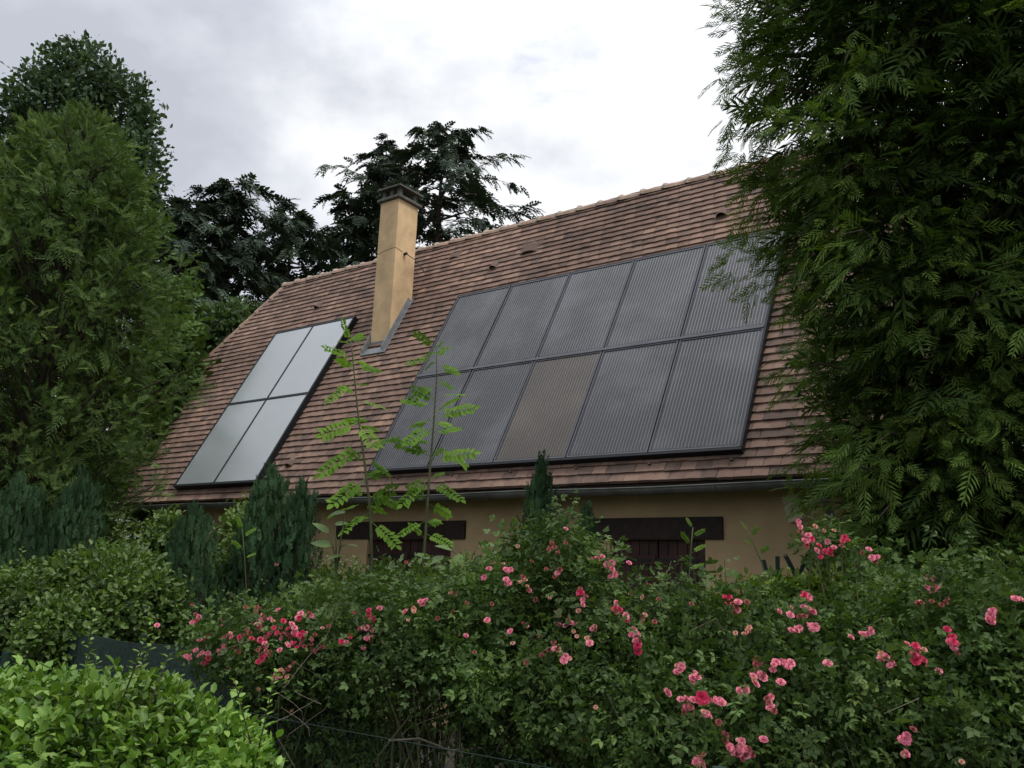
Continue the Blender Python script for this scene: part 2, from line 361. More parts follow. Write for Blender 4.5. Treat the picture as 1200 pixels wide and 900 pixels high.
# roof deck (closed shell under the tiles) then tiles
def hipx(t, left=True):
    """verge position at slope height t"""
    if t < HL: return XL if left else XR
    k = (t-HL)/(RT-HL); return (-13.50*(1-k)+RLx*k) if left else (-.85*(1-k)+RRx*k)
def back(P): return np.array([P[0], 2*RIDGE_Y-P[1], P[2]])
dk = MB(); th = .05
front = [rp(XL,.0), rp(XR,.0), rp(XR,HL), rp(-.85,HL), rp(RRx,RT), rp(RLx,RT), rp(-13.50,HL), rp(XL,HL)]
for fl in (0, 1):
    top = [p if not fl else back(p) for p in front]; off = RN*-th if not fl else np.array([0, -RN[1], RN[2]])*-th
    P = top + [p+off for p in top]; k = len(top)
    fs = [tuple(range(k)), tuple(range(2*k-1, k-1, -1))]+[(i, i+k, (i+1) % k+k, (i+1) % k) for i in range(k)]
    if fl: fs = [tuple(reversed(f)) for f in fs]
    dk.add(P, fs)
for xe, xr in ((-13.50, RLx), (-.85, RRx)):
    a = rp(xe, HL); b = back(a); c = rp(xr, RT); n_ = np.cross(b-a, c-a); n_ /= np.linalg.norm(n_); n_ *= (1 if n_[2] > 0 else -1)
    P = [a, b, c, a-n_*.06, b-n_*.06, c-n_*.06]; dk.add(P, [(0,1,2), (5,4,3), (0,3,4,1), (1,4,5,2), (2,5,3,0)])
roof = dk.build('roof', MT['deck'], house)
EXPO, TW, TLEN, TTH = .1055, .158, .20, .034
def tile_mesh(tint, k):
    m_ = MB(); w2 = TW/2-.0016; sag = .0022*random.uniform(-1, 1); th = TTH
    V = []
    for z in (0, th):
        for y in (0, TLEN):
            for x in (-w2, 0, w2): V.append((x + (random.uniform(-.0012,.0012)), y + (random.uniform(-.002,.002) if y == 0 else 0), z + (sag+.0025 if x == 0 else 0)))
    F = [(6,7,10,9), (7,8,11,10), (1,0,3,4), (2,1,4,5), (0,1,7,6), (1,2,8,7), (2,5,11,8), (3,0,6,9)]
    m_.add(V, F, tint); return m_
AX0, AX1, AT0, AT1 = -7.505, -7.505+5*.93145, .2756, .2756+2*1.52584
BX0, BX1, BT0, BT1 = -11.449, -11.449+2*.92644, .21834, .21834+2*1.56381
CHX0, CHX1, CHT = -8.955, -8.575, 2.61
def tile_tint():
    r = random.random()
    if r < .08: return random.uniform(.05, .25)
    if r < .34: return random.uniform(.22, .5)
    if r < .90: return random.uniform(.45, .78)
    return random.uniform(.8, 1)
cands = []
nrow = int(RT/EXPO)
for i in range(nrow):
    t = i*EXPO
    x0, x1 = hipx(t+.05), hipx(t+.05, False); off = (i % 2)*TW/2
    nc = int((x1-x0)/TW)+2; sh_row = random.uniform(-.01,.01)
    for j in range(nc):
        s = x0 + (j+.5)*TW - off + sh_row
        if s < x0+.03 or s > x1-.03: continue
        cands.append((s, t, i))
def tile_matrix(s, t, jit=1.0):
    p0 = rp(s, t, .042); ang = -math.atan2(.0365, TLEN)
    yv = RV*math.cos(ang)+RN*math.sin(ang); zv = -RV*math.sin(ang)+RN*math.cos(ang); xv = RX
    R_ = Matrix((xv, yv, zv)).transposed() @ Matrix.Rotation(random.gauss(0, .010)*jit, 3, 'Z') @ Matrix.Rotation(random.gauss(0, .008)*jit, 3, 'Y') @ Matrix.Rotation(random.gauss(0, .010)*jit, 3, 'X')
    return Matrix.Translation(p0 + RX*random.gauss(0,.0012) + RV*random.gauss(0,.0022)) @ R_.to_4x4()
variants = [tile_mesh(tile_tint() if k else .1, k) for k in range(16)]
vmeshes = [v.mesh('tile', MT['tile']) for v in variants]
def covered(s, t):
    if AX0+.1 < s < AX1-.1 and AT0+.15 < t < AT1-.1: return True
    if BX0+.1 < s < BX1-.1 and BT0+.15 < t < BT1-.1: return True
    if s > -2.0: return True
    return False
near = sorted([c for c in cands if not covered(c[0], c[1])], key=lambda c: pix(rp(c[0], c[1]))[2])[:300]; nearset = set(near)
rest = MB()
for c in cands:
    mt_ = tile_matrix(c[0], c[1])
    if c in nearset: link('tile', random.choice(vmeshes), roof, mt_)
    else:
        v_ = random.choice(variants); tt = tile_tint(); rest.add([tuple(mt_ @ Vector(q)) for q in v_.v], v_.f, tt)
for i in range(nrow):                                           # back slope
    t = i*EXPO; x0, x1 = hipx(t+.05), hipx(t+.05, False); w_ = .316; nc = int((x1-x0)/w_)
    for j in range(nc):
        a = back(rp(x0+j*w_+.002, t, .03)); b = back(rp(x0+j*w_+.002, t+.2, .012)); nn = np.array([0, -RN[1], RN[2]])*-.015
        rest.box(a, RX*(w_-.004), nn, b-a, tile_tint())
for xe, xr in ((-13.50, RLx), (-.85, RRx)):                     # half hips
    a = rp(xe, HL); b = back(a); c = rp(xr, RT); mid = (a+b)/2; vv = c-mid; lv = np.linalg.norm(vv); vv /= lv; hh = (b-a)/np.linalg.norm(b-a); half = np.linalg.norm(b-a)/2
    n_ = np.cross(hh, vv); n_ *= (1 if n_[2] > 0 else -1)
    for i in range(int(lv/EXPO)):
        wd = half*(1-(i*EXPO+.05)/lv); nc = int(2*wd/TW)
        for j in range(nc):
            o_ = mid + vv*(i*EXPO-.02) + hh*(-wd + j*TW + (i % 2)*.04) + n_*.022
            rest.box(o_, hh*(TW-.004), vv*.19 - n_*.018, n_*.015, tile_tint())
ro = rest.build('tile_field', MT['tile'], roof); ro['kind'] = 'stuff'
# ridge tiles with mortar collars, hip tiles down both half hips
def ridge_piece(a, b, name='ridge_tile'):
    a, b = np.asarray(a), np.asarray(b); d = (b-a)/np.linalg.norm(b-a); sd = np.cross(d, UP); sd /= np.linalg.norm(sd); up = np.cross(sd, d)
    m_ = MB(); V = []; K = 7; r0, r1 = .105, .092
    for q, rr in ((a, r0), (b, r1)):
        for rad in (rr, rr-.016):
            for k in range(K):
                an = math.pi*k/(K-1); V.append(q + sd*math.cos(an)*rad*1.15 + up*(math.sin(an)*rad*.95-.045))
    F = []
    for k in range(K-1): F += [(k, k+1, 2*K+k+1, 2*K+k), (K+k+1, K+k, 3*K+k, 3*K+k+1), (k+1, k, K+k, K+k+1), (2*K+k, 2*K+k+1, 3*K+k+1, 3*K+k)]
    F = [tuple(reversed(f)) for f in F]
    m_.add(V, F, random.random()); return m_.build(name, MT['ridge'], roof, smooth=False)
def mortar(p, d):
    d = np.asarray(d)/np.linalg.norm(d); sd = np.cross(d, UP); sd /= np.linalg.norm(sd); up = np.cross(sd, d); m_ = MB(); V = []; K = 8
    for q, rr in ((-.030, .098), (0, .114), (.022, .113), (.045, .098)):
        for k in range(K): an = math.pi*k/(K-1); V.append(p + d*q + sd*math.cos(an)*rr*1.1*(1+random.uniform(-.06,.06)) + up*(math.sin(an)*rr*(1+random.uniform(-.06,.06))-.04))
    F = []
    for i in range(3):
        for k in range(K-1): F.append((i*K+k, (i+1)*K+k, (i+1)*K+k+1, i*K+k+1))
    m_.add(V, F); return m_.build('mortar_joint', MT['mortar'], roof)
x = RLx; LR = .335
while x < RRx-.05:
    x2 = min(x+LR, RRx); z_ = RIDGE_Z + .02 + random.uniform(-.004, .004)
    ridge_piece((x, RIDGE_Y, z_), (x2+.02, RIDGE_Y, z_-.006)); mortar(np.array([x, RIDGE_Y, z_]), (1,0,0)); x = x2
for xe, xr in ((-13.50, RLx), (-.85, RRx)):
    for bk in (0, 1):
        a = rp(xe, HL, .02); c = rp(xr, RT, .02)
        if bk: a, c = back(a), back(c)
        nn_ = 6
        for i in range(nn_): ridge_piece(a+(c-a)*i/nn_, a+(c-a)*(i+1.05)/nn_, 'hip_tile')
# verge mortar bead on the left gable edge
vb = MB()
for xx in (XL-.012, XR+.012): vb.box(rp(xx-.014, .02, -.06), RX*.028, RV*(HL-.04), RN*.085)
vb.build('verge_mortar', MT['cement'], roof)

# gutter: half round, with brackets and a downpipe
gut = MB(); K = 9; gr = .062; gy, gz = EY-.045, EZ-.028; V = []
gx = [-13.2+i*(12.05/24) for i in range(25)]
for xx in gx:
    sag = .006*math.sin(xx*2.1)
    for rad in (gr, gr-.006):
        for k in range(K): an = math.pi + math.pi*k/(K-1); V.append((xx, gy+math.cos(an)*rad, gz+math.sin(an)*rad+sag))
F = []
for i in range(24):
    a, b = i*2*K, (i+1)*2*K
    for k in range(K-1): F += [(a+k, a+k+1, b+k+1, b+k), (a+K+k+1, a+K+k, b+K+k, b+K+k+1)]
    F += [(a, b, b+K, a+K), (a+K-1, a+2*K-1, b+2*K-1, b+K-1)]
gut.add(V, F)
gut.tube([(xx, gy-gr, gz+.006*math.sin(xx*2.1)+.003) for xx in gx], .008, 6)
gutter = gut.build('gutter', MT['zinc'], house)
for i in range(4):
    j_ = MB(); x0 = -2.9-3*i
    for k in range(K-1):
        a0 = math.pi+math.pi*k/(K-1); a1 = math.pi+math.pi*(k+1)/(K-1); c0 = np.array([x0, gy+math.cos(a0)*(gr+.001), gz+math.sin(a0)*(gr+.001)]); c1 = np.array([x0, gy+math.cos(a1)*(gr+.001), gz+math.sin(a1)*(gr+.001)])
        n0 = (c0+c1)/2-np.array([x0, gy, gz]); n0 /= np.linalg.norm(n0); j_.box(c0, RX*.02, c1-c0, n0*.004)
    j_.build('gutter_joint', MT['zinc'], gutter)
for i in range(13):
    b_ = MB(); x0 = -2.2-.85*i
    pts = [(x0, gy+math.cos(a)*(gr+.006), gz+math.sin(a)*(gr+.006)) for a in np.linspace(math.pi*1.02, math.pi*2, 8)] + [(x0, gy+gr+.05, gz-.04)]
    b_.tube(pts, .007, 5); b_.build('gutter_bracket', MT['zinc'], gutter)
dp = MB(); dp.tube([(-2.12, gy, gz-.05), (-2.12, gy+.02, gz-.16), (-2.12, WY-.07, gz-.42), (-2.12, WY-.06, gz-.6), (-2.12, WY-.06, .05)], .036, 10); dp.build('downpipe', MT['zinc'], house, smooth=True)

# chimney
cy0 = rp(0, CHT)[1]; czb = rp(0, CHT)[2]; ctop = on_y(467, 232, cy0)[2]
_r = ray(490, 226); cy1 = (_r*((CHX1-EYE[0])/_r[0]))[1]; cy1 = cy0+.43
ch = MB(); ch.bx(CHX0, CHX1, cy0, cy1, czb-.12, ctop); chim = ch.build('chimney', MT['stucco_chimney'], house, bevel=.008)
c2 = MB(); c2.bx(CHX0-.045, CHX1+.045, cy0-.045, cy1+.045, ctop+.001, ctop+.05); c2.build('chimney_crown', MT['cement'], chim, bevel=.01)
for xx in (CHX0+.01, (CHX0+CHX1)/2-.025, CHX1-.07):
    for yy in (cy0+.02, cy1-.10):
        if abs(xx-((CHX0+CHX1)/2-.025)) < .01 and yy > cy0+.1: continue
        c3 = MB(); c3.bx(xx, xx+.06, yy, yy+.06, ctop+.05, ctop+.185); c3.build('cap_post', MT['cement'], chim)
c4 = MB(); a0, a1, b0, b1 = CHX0-.05, CHX1+.05, cy0-.05, cy1+.05; h = ctop+.186; mxx, myy = (a0+a1)/2, (b0+b1)/2
c4.add([(a0,b0,h), (a1,b0,h), (a1,b1,h), (a0,b1,h), (a0,b0,h+.024), (a1,b0,h+.024), (a1,b1,h+.024), (a0,b1,h+.024), (mxx,myy-.08,h+.075), (mxx,myy+.08,h+.075)],
       [(0,3,2,1), (0,1,5,4), (1,2,6,5), (2,3,7,6), (3,0,4,7), (4,5,8), (5,6,9,8), (6,7,9), (7,4,8,9)]); c4.build('chimney_cap', MT['cement'], chim)
fl = MB()
dpt = cy1-cy0; tl = dpt/math.cos(TH)
for xx, w_ in ((CHX1+.002, .012), (CHX0-.014, .012)): fl.box(rp(xx, CHT-.09, .02), RX*w_, RV*(tl+.15), RN*.125)
for xx, w_ in ((CHX1+.013, .035), (CHX0-.049, .035)): fl.box(rp(xx, CHT-.12, .070), RX*w_, RV*(tl+.22), RN*.008)
fl.box(rp(CHX0-.06, CHT-.13, .074), RX*(CHX1-CHX0+.12), RV*.11, RN*.012); fl.bx(CHX0-.013, CHX1+.013, cy0-.012, cy0-.001, czb-.03, czb+.15)
fl.build('flashing', MT['lead'], chim, bevel=.002)
eb = MB(); q = np.array([CHX1+.02, (cy0+cy1)/2-.02, on_y(474, 290, cy0)[2]]); 
eb.tube([q+(-.02,0,0), q+(.03,0,0)], .022, 8); eb.tube([q+(.02,.02,-.01), q+(.14,.07,-.10), q+(.2,.12,-.2), q+(.24,.2,-.28)], .007, 5); eb.build('chimney_stay', MT['iron'], chim)
ck = MB()
zc = q[2]+.03
ck.tube([(CHX0-.001, cy0-.001, zc-.03), (CHX0+.1, cy0-.0015, zc-.01), (CHX0+.2, cy0-.0015, zc+.008), (CHX0+.3, cy0-.001, zc+.012), (CHX1+.001, cy0-.001, zc+.015), (CHX1+.0015, cy0+.15, zc-.01)], .0035, 4); ck.build('render_crack', MT['cement'], chim)

# roof vents
def vent(s, t, w_, L_, hgt, label=None):
    m_ = MB(); K = 8; V = []
    for tt, sc_ in ((0, 1.0), (L_*.5, .8), (L_, .15)):
        for rad in (1.0, .86):
            for k in range(K): an = math.pi*k/(K-1); V.append(rp(s+math.cos(an)*w_/2*sc_*rad, t+tt, .055+math.sin(an)*hgt*sc_*rad))
    F = []
    for i in range(2):
        a, b = i*2*K, (i+1)*2*K
        for k in range(K-1): F += [(a+k, b+k, b+k+1, a+k+1), (a+K+k+1, b+K+k+1, b+K+k, a+K+k)]
    for k in range(K-1): F.append((k, k+1, K+k+1, K+k))
    m_.add(V, F, .12); m_.box(rp(s-w_*.6, t-.02, .064), RX*w_*1.2, RV*(L_+.03), RN*.006, .15); o = m_.build('roof_vent', MT['tile'], house)
    if label: o['label'] = label
vent(-10.88, 3.90, .13, .17, .075); vent(-7.17, 3.90, .13, .17, .075); vent(-3.72, 3.90, .15, .17, .085); vent(-9.19, .50, .13, .17, .075)
vent(-6.62, 4.08, .30, .30, .055, 'wide low ventilator on upper roof, dark and open below')
vent(-8.13, 4.40, .2, .16, .04, 'small grey sheet patch near ridge beside chimney')

# ------------------------------------------------------------------ photovoltaic array
LIFT = .14
pv = empty('solar_panel_array', rp(-5.2, 1.8, LIFT), 'large black array of ten ribbed solar panels filling the right side of the roof', 'solar panels')
PW, PH = .93145, 1.52584
bk = MB(); bk.box(rp(AX0+.01, AT0+.01, .06), RX*(5*PW-.02), RV*(2*PH-.02), RN*.045); bk.build('mounting_tray', MT['frame_black'], pv)
ed = MB()
ed.box(rp(AX0-.012, AT0-.02, .045), RX*(5*PW+.024), RV*.03, RN*.098); ed.box(rp(AX0-.012, AT1-.01, .045), RX*(5*PW+.024), RV*.03, RN*.098)
ed.box(rp(AX0-.013, AT0+.0105, .045), RX*.025, RV*(2*PH-.021), RN*.1); ed.box(rp(AX1-.012, AT0+.0105, .045), RX*.025, RV*(2*PH-.021), RN*.1)
ed.build('array_frame', MT['frame_black'], pv, bevel=.003)
rl = MB(); rl.box(rp(AX0+.012, AT0+PH-.018, .12), RX*(5*PW-.024), RV*.036, RN*.034); rl.build('middle_rail', MT['frame_grey'], pv, bevel=.003)
for i in range(6):
    h_ = MB(); x0 = AX0+.45+i*.82; h_.box(rp(x0, AT0-.085, .04), RX*.03, RV*.07, RN*.014); h_.box(rp(x0, AT0-.085, .0545), RX*.03, RV*.012, RN*.03); h_.build('roof_hook', MT['zinc'], pv)
for j in range(2):
    for i in range(5):
        brown = (i, j) == (2, 0)
        s0, t0 = AX0+i*PW+.012+.008, AT0+j*PH+(.012 if j == 0 else .020)+.004; ww, hh = PW-.024-(.01 if i in (0, 4) else 0), PH-.040
        p_ = MB(); p_.box(rp(s0, t0, .106), RX*ww, RV*hh, RN*.030); po = p_.build('solar_panel', MT['cell_brown' if brown else 'cell'], pv)
        if brown: po['label'] = 'brownish solar panel, third from the left in the lower row'
        f_ = MB(); e_ = .016
        f_.box(rp(s0-.004, t0-.004, .1365), RX*e_, RV*(hh+.008), RN*.008); f_.box(rp(s0+ww-e_+.004, t0-.004, .1365), RX*e_, RV*(hh+.008), RN*.008)
        f_.box(rp(s0+e_-.003, t0-.004, .1366), RX*(ww-2*e_+.006), RV*e_, RN*.0078); f_.box(rp(s0+e_-.003, t0+hh-e_+.004, .1366), RX*(ww-2*e_+.006), RV*e_, RN*.0078)
        f_.build('panel_frame', MT['frame_grey'], po)
        r_ = MB(); nr = 24; pitch_ = (ww-.05)/nr
        for k in range(nr):
            xx = s0+.025+(k+.5)*pitch_
            nseg = 1; sl_ = (hh-.05)/nseg
            for q in range(nseg):
                a = t0+.025+q*sl_; wv = .0120*(1+random.uniform(-.10,.10))
                r_.add([rp(xx-wv/2, a, .1362), rp(xx+wv/2, a, .1362), rp(xx+wv/2, a+sl_, .1362), rp(xx-wv/2, a+sl_, .1362), rp(xx, a+.004, .1415), rp(xx, a+sl_-.004, .1415)],
                       [(0,1,4), (1,2,5,4), (2,3,5), (3,0,4,5)])
        ro_ = r_.build('glass_rib', MT['rib_brown' if brown else 'rib'], po); ro_['kind'] = 'stuff'

# ------------------------------------------------------------------ thermal collectors
th_ = empty('solar_water_heater', rp(-10.5, 1.8, LIFT), 'four pale glass solar water collectors in a black frame left of the chimney', 'solar collector')
CW, CH = .92644, 1.56381
ed = MB()
ed.box(rp(BX0-.02, BT0-.02, .04), RX*(2*CW+.04), RV*.04, RN*.115); ed.box(rp(BX0-.02, BT1-.02, .04), RX*(2*CW+.04), RV*.04, RN*.115)
ed.box(rp(BX0-.02, BT0+.0205, .04), RX*.035, RV*(2*CH-.041), RN*.115); ed.box(rp(BX1-.015, BT0+.0205, .04), RX*.035, RV*(2*CH-.041), RN*.115)
ed.box(rp(BX0+.0155, BT0+CH-.022, .04), RX*(2*CW-.031), RV*.044, RN*.116); ed.box(rp(BX0+CW-.016, BT0+.0205, .04), RX*.032, RV*(CH-.043), RN*.1155); ed.box(rp(BX0+CW-.016, BT0+CH+.0225, .04), RX*.032, RV*(CH-.043), RN*.1155)
ed.build('collector_frame', MT['frame_black'], th_, bevel=.003)
for j in range(2):
    for i in range(2):
        p_ = MB(); p_.box(rp(BX0+.0155+i*(CW) +(.0005 if i else 0), BT0+.022+j*CH, .05), RX*(CW-.032), RV*(CH-.044), RN*.098); o = p_.build('collector_glass', MT['collector'], th_)

# ------------------------------------------------------------------ floodlight under the eaves
q = on_y(930, 596, WY-.22)
flt = empty('wall_floodlight', (q[0], WY, q[2]), 'beige box shaped floodlight tilted under the eaves at the right', 'floodlight')
m_ = MB(); d1 = unit(np.array([.30, -.10, -.95])); d2 = unit(np.cross(d1, (0,1.,.25))); d3 = np.cross(d1, d2)
m_.box(q-d1*.12-d2*.07-d3*.05, d1*.24, d2*.14, d3*.09); m_.build('lamp_housing', MT['beige'], flt, bevel=.01)
m_ = MB(); m_.box(q-d1*.105-d2*.058-d3*.0565, d1*.21, d2*.116, d3*.006); m_.build('lamp_glass', MT['collector'], flt)
m_ = MB(); m_.tube([q+(0,.03,0), q+(0,.12,.06), (q[0], WY, q[2]+.07)], .012, 6); m_.bx(q[0]-.04, q[0]+.04, WY-.012, WY, q[2]+.02, q[2]+.12); m_.build('bracket', MT['iron'], flt)

# ------------------------------------------------------------------ trees and shrubs
def limbs(m_, base, top, r0, n, spread, zlo, zhi, rr=.25, seed=0):
    rg = random.Random(seed); base, top = np.asarray(base, float), np.asarray(top, float)
    m_.tube([base, base+(top-base)*.35+np.array([.03,.02,0]), base+(top-base)*.7, top], [r0, r0*.8, r0*.5, r0*.12], 9)
    for i in range(n):
        k = zlo+(zhi-zlo)*(i+.5)/n; a = rg.uniform(0, 6.28); p = base+(top-base)*k; l_ = spread*(1.1-k*.8)*rg.uniform(.7,1)
        d = np.array([math.cos(a), math.sin(a), rg.uniform(.1,.6)])
        m_.tube([p, p+d*l_*.5+np.array([0,0,.03]), p+d*l_], [r0*rr*(1.2-k), r0*rr*.7*(1.2-k), .008], 5)

def conifer(name, x, y, H, prof, nb, per, size, temps, m, label, cat, group=None, e0=.1, droop=.5, spread=.75, tilt=-.35, trunk=.13, tmin=.3, zmin=.3, tint_lo=.0, tint_hi=1., seed=1, hang=0.0, width_lobes=.22, jit=.12, face=.55, trunk_mat='bark', lean=(0,0), visible_wood=True):
    """boughs leave the trunk, arch and droop; sprays sit along both sides of every bough"""
    rg = np.random.default_rng(seed); t = empty(name, (x, y, 0), label, cat, group)
    zs_, rs_ = zip(*prof); P, A, Nn, Sz, Ti = [], [], [], [], []
    wood = MB(); leanv = np.array([lean[0], lean[1], 0])
    wood.tube([(x, y, -.1), (x+.02, y, H*.3), (x+lean[0]*.6, y+lean[1]*.6, H*.65), (x+lean[0], y+lean[1], H*.97)], [trunk, trunk*.8, trunk*.5, .015], 9)
    for b in range(nb):
        z0 = zmin+(H-zmin-.05)*((b+rg.random())/nb); az = b*2.39996+rg.normal(0, .25)
        Rm = np.interp(z0, zs_, rs_)*(1+width_lobes*rg.normal()) ; Rm = max(Rm, .12)*(.72 if rg.random() < .25 else 1)
        zb = z0 - Rm*math.tan(e0)*.7+droop*Rm*.4
        n = per; tt = np.sort(tmin+(1-tmin)*rg.random(n)**.8)
        c = np.array([x, y, 0]) + leanv*(z0/H); h = np.array([math.cos(az), math.sin(az), 0]); sd = np.array([-h[1], h[0], 0])
        bend = rg.normal(0, .18)
        z = zb + Rm*(math.tan(e0)*tt - droop*tt**2)
        pos = c + h*(Rm*tt)[:,None] + sd*(Rm*bend*tt**2)[:,None] + UP*z[:,None]
        slope = math.tan(e0) - 2*droop*tt; side = np.where(np.arange(n) % 2 == 0, 1, -1)*(1-tt*.7)
        ax = h + sd*(side*spread)[:,None] + UP*(slope*.6+tilt+rg.normal(0, .15, n))[:,None] + rg.normal(0, jit, (n, 3))
        ax[:,2] -= hang
        nm = UP + h*face + rg.normal(0, .28, (n, 3)); nm[:,2] -= hang*.3
        P.append(pos); A.append(ax); Nn.append(nm); Sz.append(size*(1.1-.35*tt)*(1+.2*rg.normal(size=n)).clip(.5, 1.5)*min(1, .55+Rm))
        Ti.append(tint_lo+(tint_hi-tint_lo)*np.clip(.18+.42*tt+.16*rg.normal()+.13*rg.normal(size=n), 0, 1))
        if visible_wood:
            wt = np.array([0, .35, .7, .95]); wz = zb+Rm*(math.tan(e0)*wt-droop*wt**2)
            wood.tube(list(c + h*(Rm*wt)[:,None] + sd*(Rm*bend*wt**2)[:,None] + UP*wz[:,None]), [.020+.01*Rm, .013, .008, .003], 4, cap=False)
    wood.build('trunk', MT[trunk_mat], t, smooth=True)
    fmesh('crown', [scatter(temps, np.concatenate(P), np.concatenate(A), np.concatenate(Nn), np.concatenate(Sz), np.concatenate(Ti))], m, t)
    return t
random.seed(3)
SP_T = [T_spray(6, .58, .40, 0, .027) for _ in range(4)]           # flat thuja fans
SP_C = [T_spray(5, .58, .40, 0, .034) for _ in range(4)]           # feathery
SP_S = [T_spray(5, .90, .34, 0, .072, -.30) for _ in range(4)]     # spruce twigs
SP_J = [T_spray(3, .38, .42, 0, .055, -.05) for _ in range(4)]     # upright juniper plumes

def plume_tree(name, x, y, H, prof, clumps, per, size, temps, m, label, cat, seed, down=.45, cl=.34, cw=.09, lean=(0,0), trunk=.13, core=2500, csize=1.5, zmin=.5, up=0.0, lo=0., spread_j=.3):
    """feathery conifer: tufts of small fans on the outside of the crown, sparser fans within, limbs reaching out to the tufts"""
    rg = np.random.default_rng(seed); t = empty(name, (x, y, 0), label, cat); zs_, rs_ = zip(*prof); wood = MB(); lv = np.array([lean[0], lean[1], 0.])
    wood.tube([(x, y, -.1), (x+.02, y, H*.3), (x+lean[0]*.6, y+lean[1]*.6, H*.65), (x+lean[0], y+lean[1], H*.96)], [trunk, trunk*.8, trunk*.5, .015], 9)
    zc = zmin+(H-zmin-.03)*(np.arange(clumps)+rg.random(clumps))/clumps; Rm = np.interp(zc, zs_, rs_); keep = rg.random(clumps) < (.35+.65*Rm/max(rs_)); zc, Rm = zc[keep], Rm[keep]; k = len(zc)
    az = np.arange(k)*2.39996+rg.normal(0, .3, k); h = np.stack([np.cos(az), np.sin(az), np.zeros(k)], 1)
    rad = Rm*(.80+.16*rg.normal(size=k)).clip(.45, 1.12)
    c = np.array([x, y, 0.]) + lv*(zc/H)[:,None] + h*rad[:,None] + UP*zc[:,None]
    a = unit(h + UP*(up-down*rg.uniform(.5, 1.3, k))[:,None] + rg.normal(0, .22, (k,3))); L_ = cl*rg.uniform(.7, 1.35, k)*np.minimum(1, .5+Rm)
    for i in range(0, k, 2):
        b_ = np.array([x, y, max(zc[i]-Rm[i]*(.25 if up <= 0 else .7), .1)])+lv*(zc[i]/H); wood.tube([b_, b_+(c[i]-b_)*.5+UP*.04, c[i], c[i]+a[i]*L_[i]*.4], [.022, .014, .007, .002], 4, cap=False)
    i = np.repeat(np.arange(k), per); n = len(i); u = rg.random(n); perp = rg.normal(0, 1, (n,3)); perp -= a[i]*(perp*a[i]).sum(1)[:,None]; perp[:,2] *= .75
    pos = c[i] + a[i]*((u-.55)*L_[i])[:,None] + perp*(cw*(1.15-.6*u))[:,None] - UP*(.35*L_[i]*u*u*(down > 0))[:,None]
    ax = a[i] + unit(perp)*rg.uniform(.15, .8, n)[:,None] + rg.normal(0, spread_j, (n,3)) - UP*(.35*u*down)[:,None]
    nm = UP*.6 + h[i]*.7 + rg.normal(0, .5, (n,3)); tb = rg.normal(0, .13, k)
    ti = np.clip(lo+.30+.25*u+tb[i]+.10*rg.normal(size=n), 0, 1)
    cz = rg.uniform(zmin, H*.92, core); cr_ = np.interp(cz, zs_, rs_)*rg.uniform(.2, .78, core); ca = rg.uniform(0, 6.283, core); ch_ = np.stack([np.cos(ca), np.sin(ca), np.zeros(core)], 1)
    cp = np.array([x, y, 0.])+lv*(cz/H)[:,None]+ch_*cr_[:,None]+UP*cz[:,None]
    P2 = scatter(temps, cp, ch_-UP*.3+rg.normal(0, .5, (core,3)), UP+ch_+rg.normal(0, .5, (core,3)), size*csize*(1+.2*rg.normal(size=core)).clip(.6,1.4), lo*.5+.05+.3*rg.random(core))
    wood.build('trunk', MT['bark'], t, smooth=True)
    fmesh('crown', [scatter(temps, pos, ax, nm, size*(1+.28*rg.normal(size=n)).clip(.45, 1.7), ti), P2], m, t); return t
def wpos(px, d): return (HR*(px-600)/FPX*d*1.0 + HF*d)[:2]
# right hand thujas
x, y = wpos(1135, 5.1)
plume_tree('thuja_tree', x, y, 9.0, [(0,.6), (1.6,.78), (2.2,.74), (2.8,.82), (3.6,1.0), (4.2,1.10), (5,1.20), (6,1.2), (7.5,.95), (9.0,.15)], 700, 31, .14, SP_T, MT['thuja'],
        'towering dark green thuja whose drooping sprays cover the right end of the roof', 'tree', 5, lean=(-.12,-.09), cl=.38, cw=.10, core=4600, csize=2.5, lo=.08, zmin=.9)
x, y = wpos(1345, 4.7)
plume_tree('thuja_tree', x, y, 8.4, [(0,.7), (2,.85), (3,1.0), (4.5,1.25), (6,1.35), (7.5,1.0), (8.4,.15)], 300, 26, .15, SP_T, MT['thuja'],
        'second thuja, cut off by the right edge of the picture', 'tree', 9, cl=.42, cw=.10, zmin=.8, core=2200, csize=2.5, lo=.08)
# left soft conifer
x, y = wpos(38, 10)
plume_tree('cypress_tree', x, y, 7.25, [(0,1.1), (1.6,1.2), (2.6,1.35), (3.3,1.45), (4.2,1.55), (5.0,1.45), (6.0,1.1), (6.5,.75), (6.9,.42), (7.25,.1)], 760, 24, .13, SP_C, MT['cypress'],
        'broad soft mid green conifer standing left of the house', 'tree', 13, down=-.1, up=.75, cl=.36, cw=.12, core=3600, csize=2.3, zmin=.4, spread_j=.42)
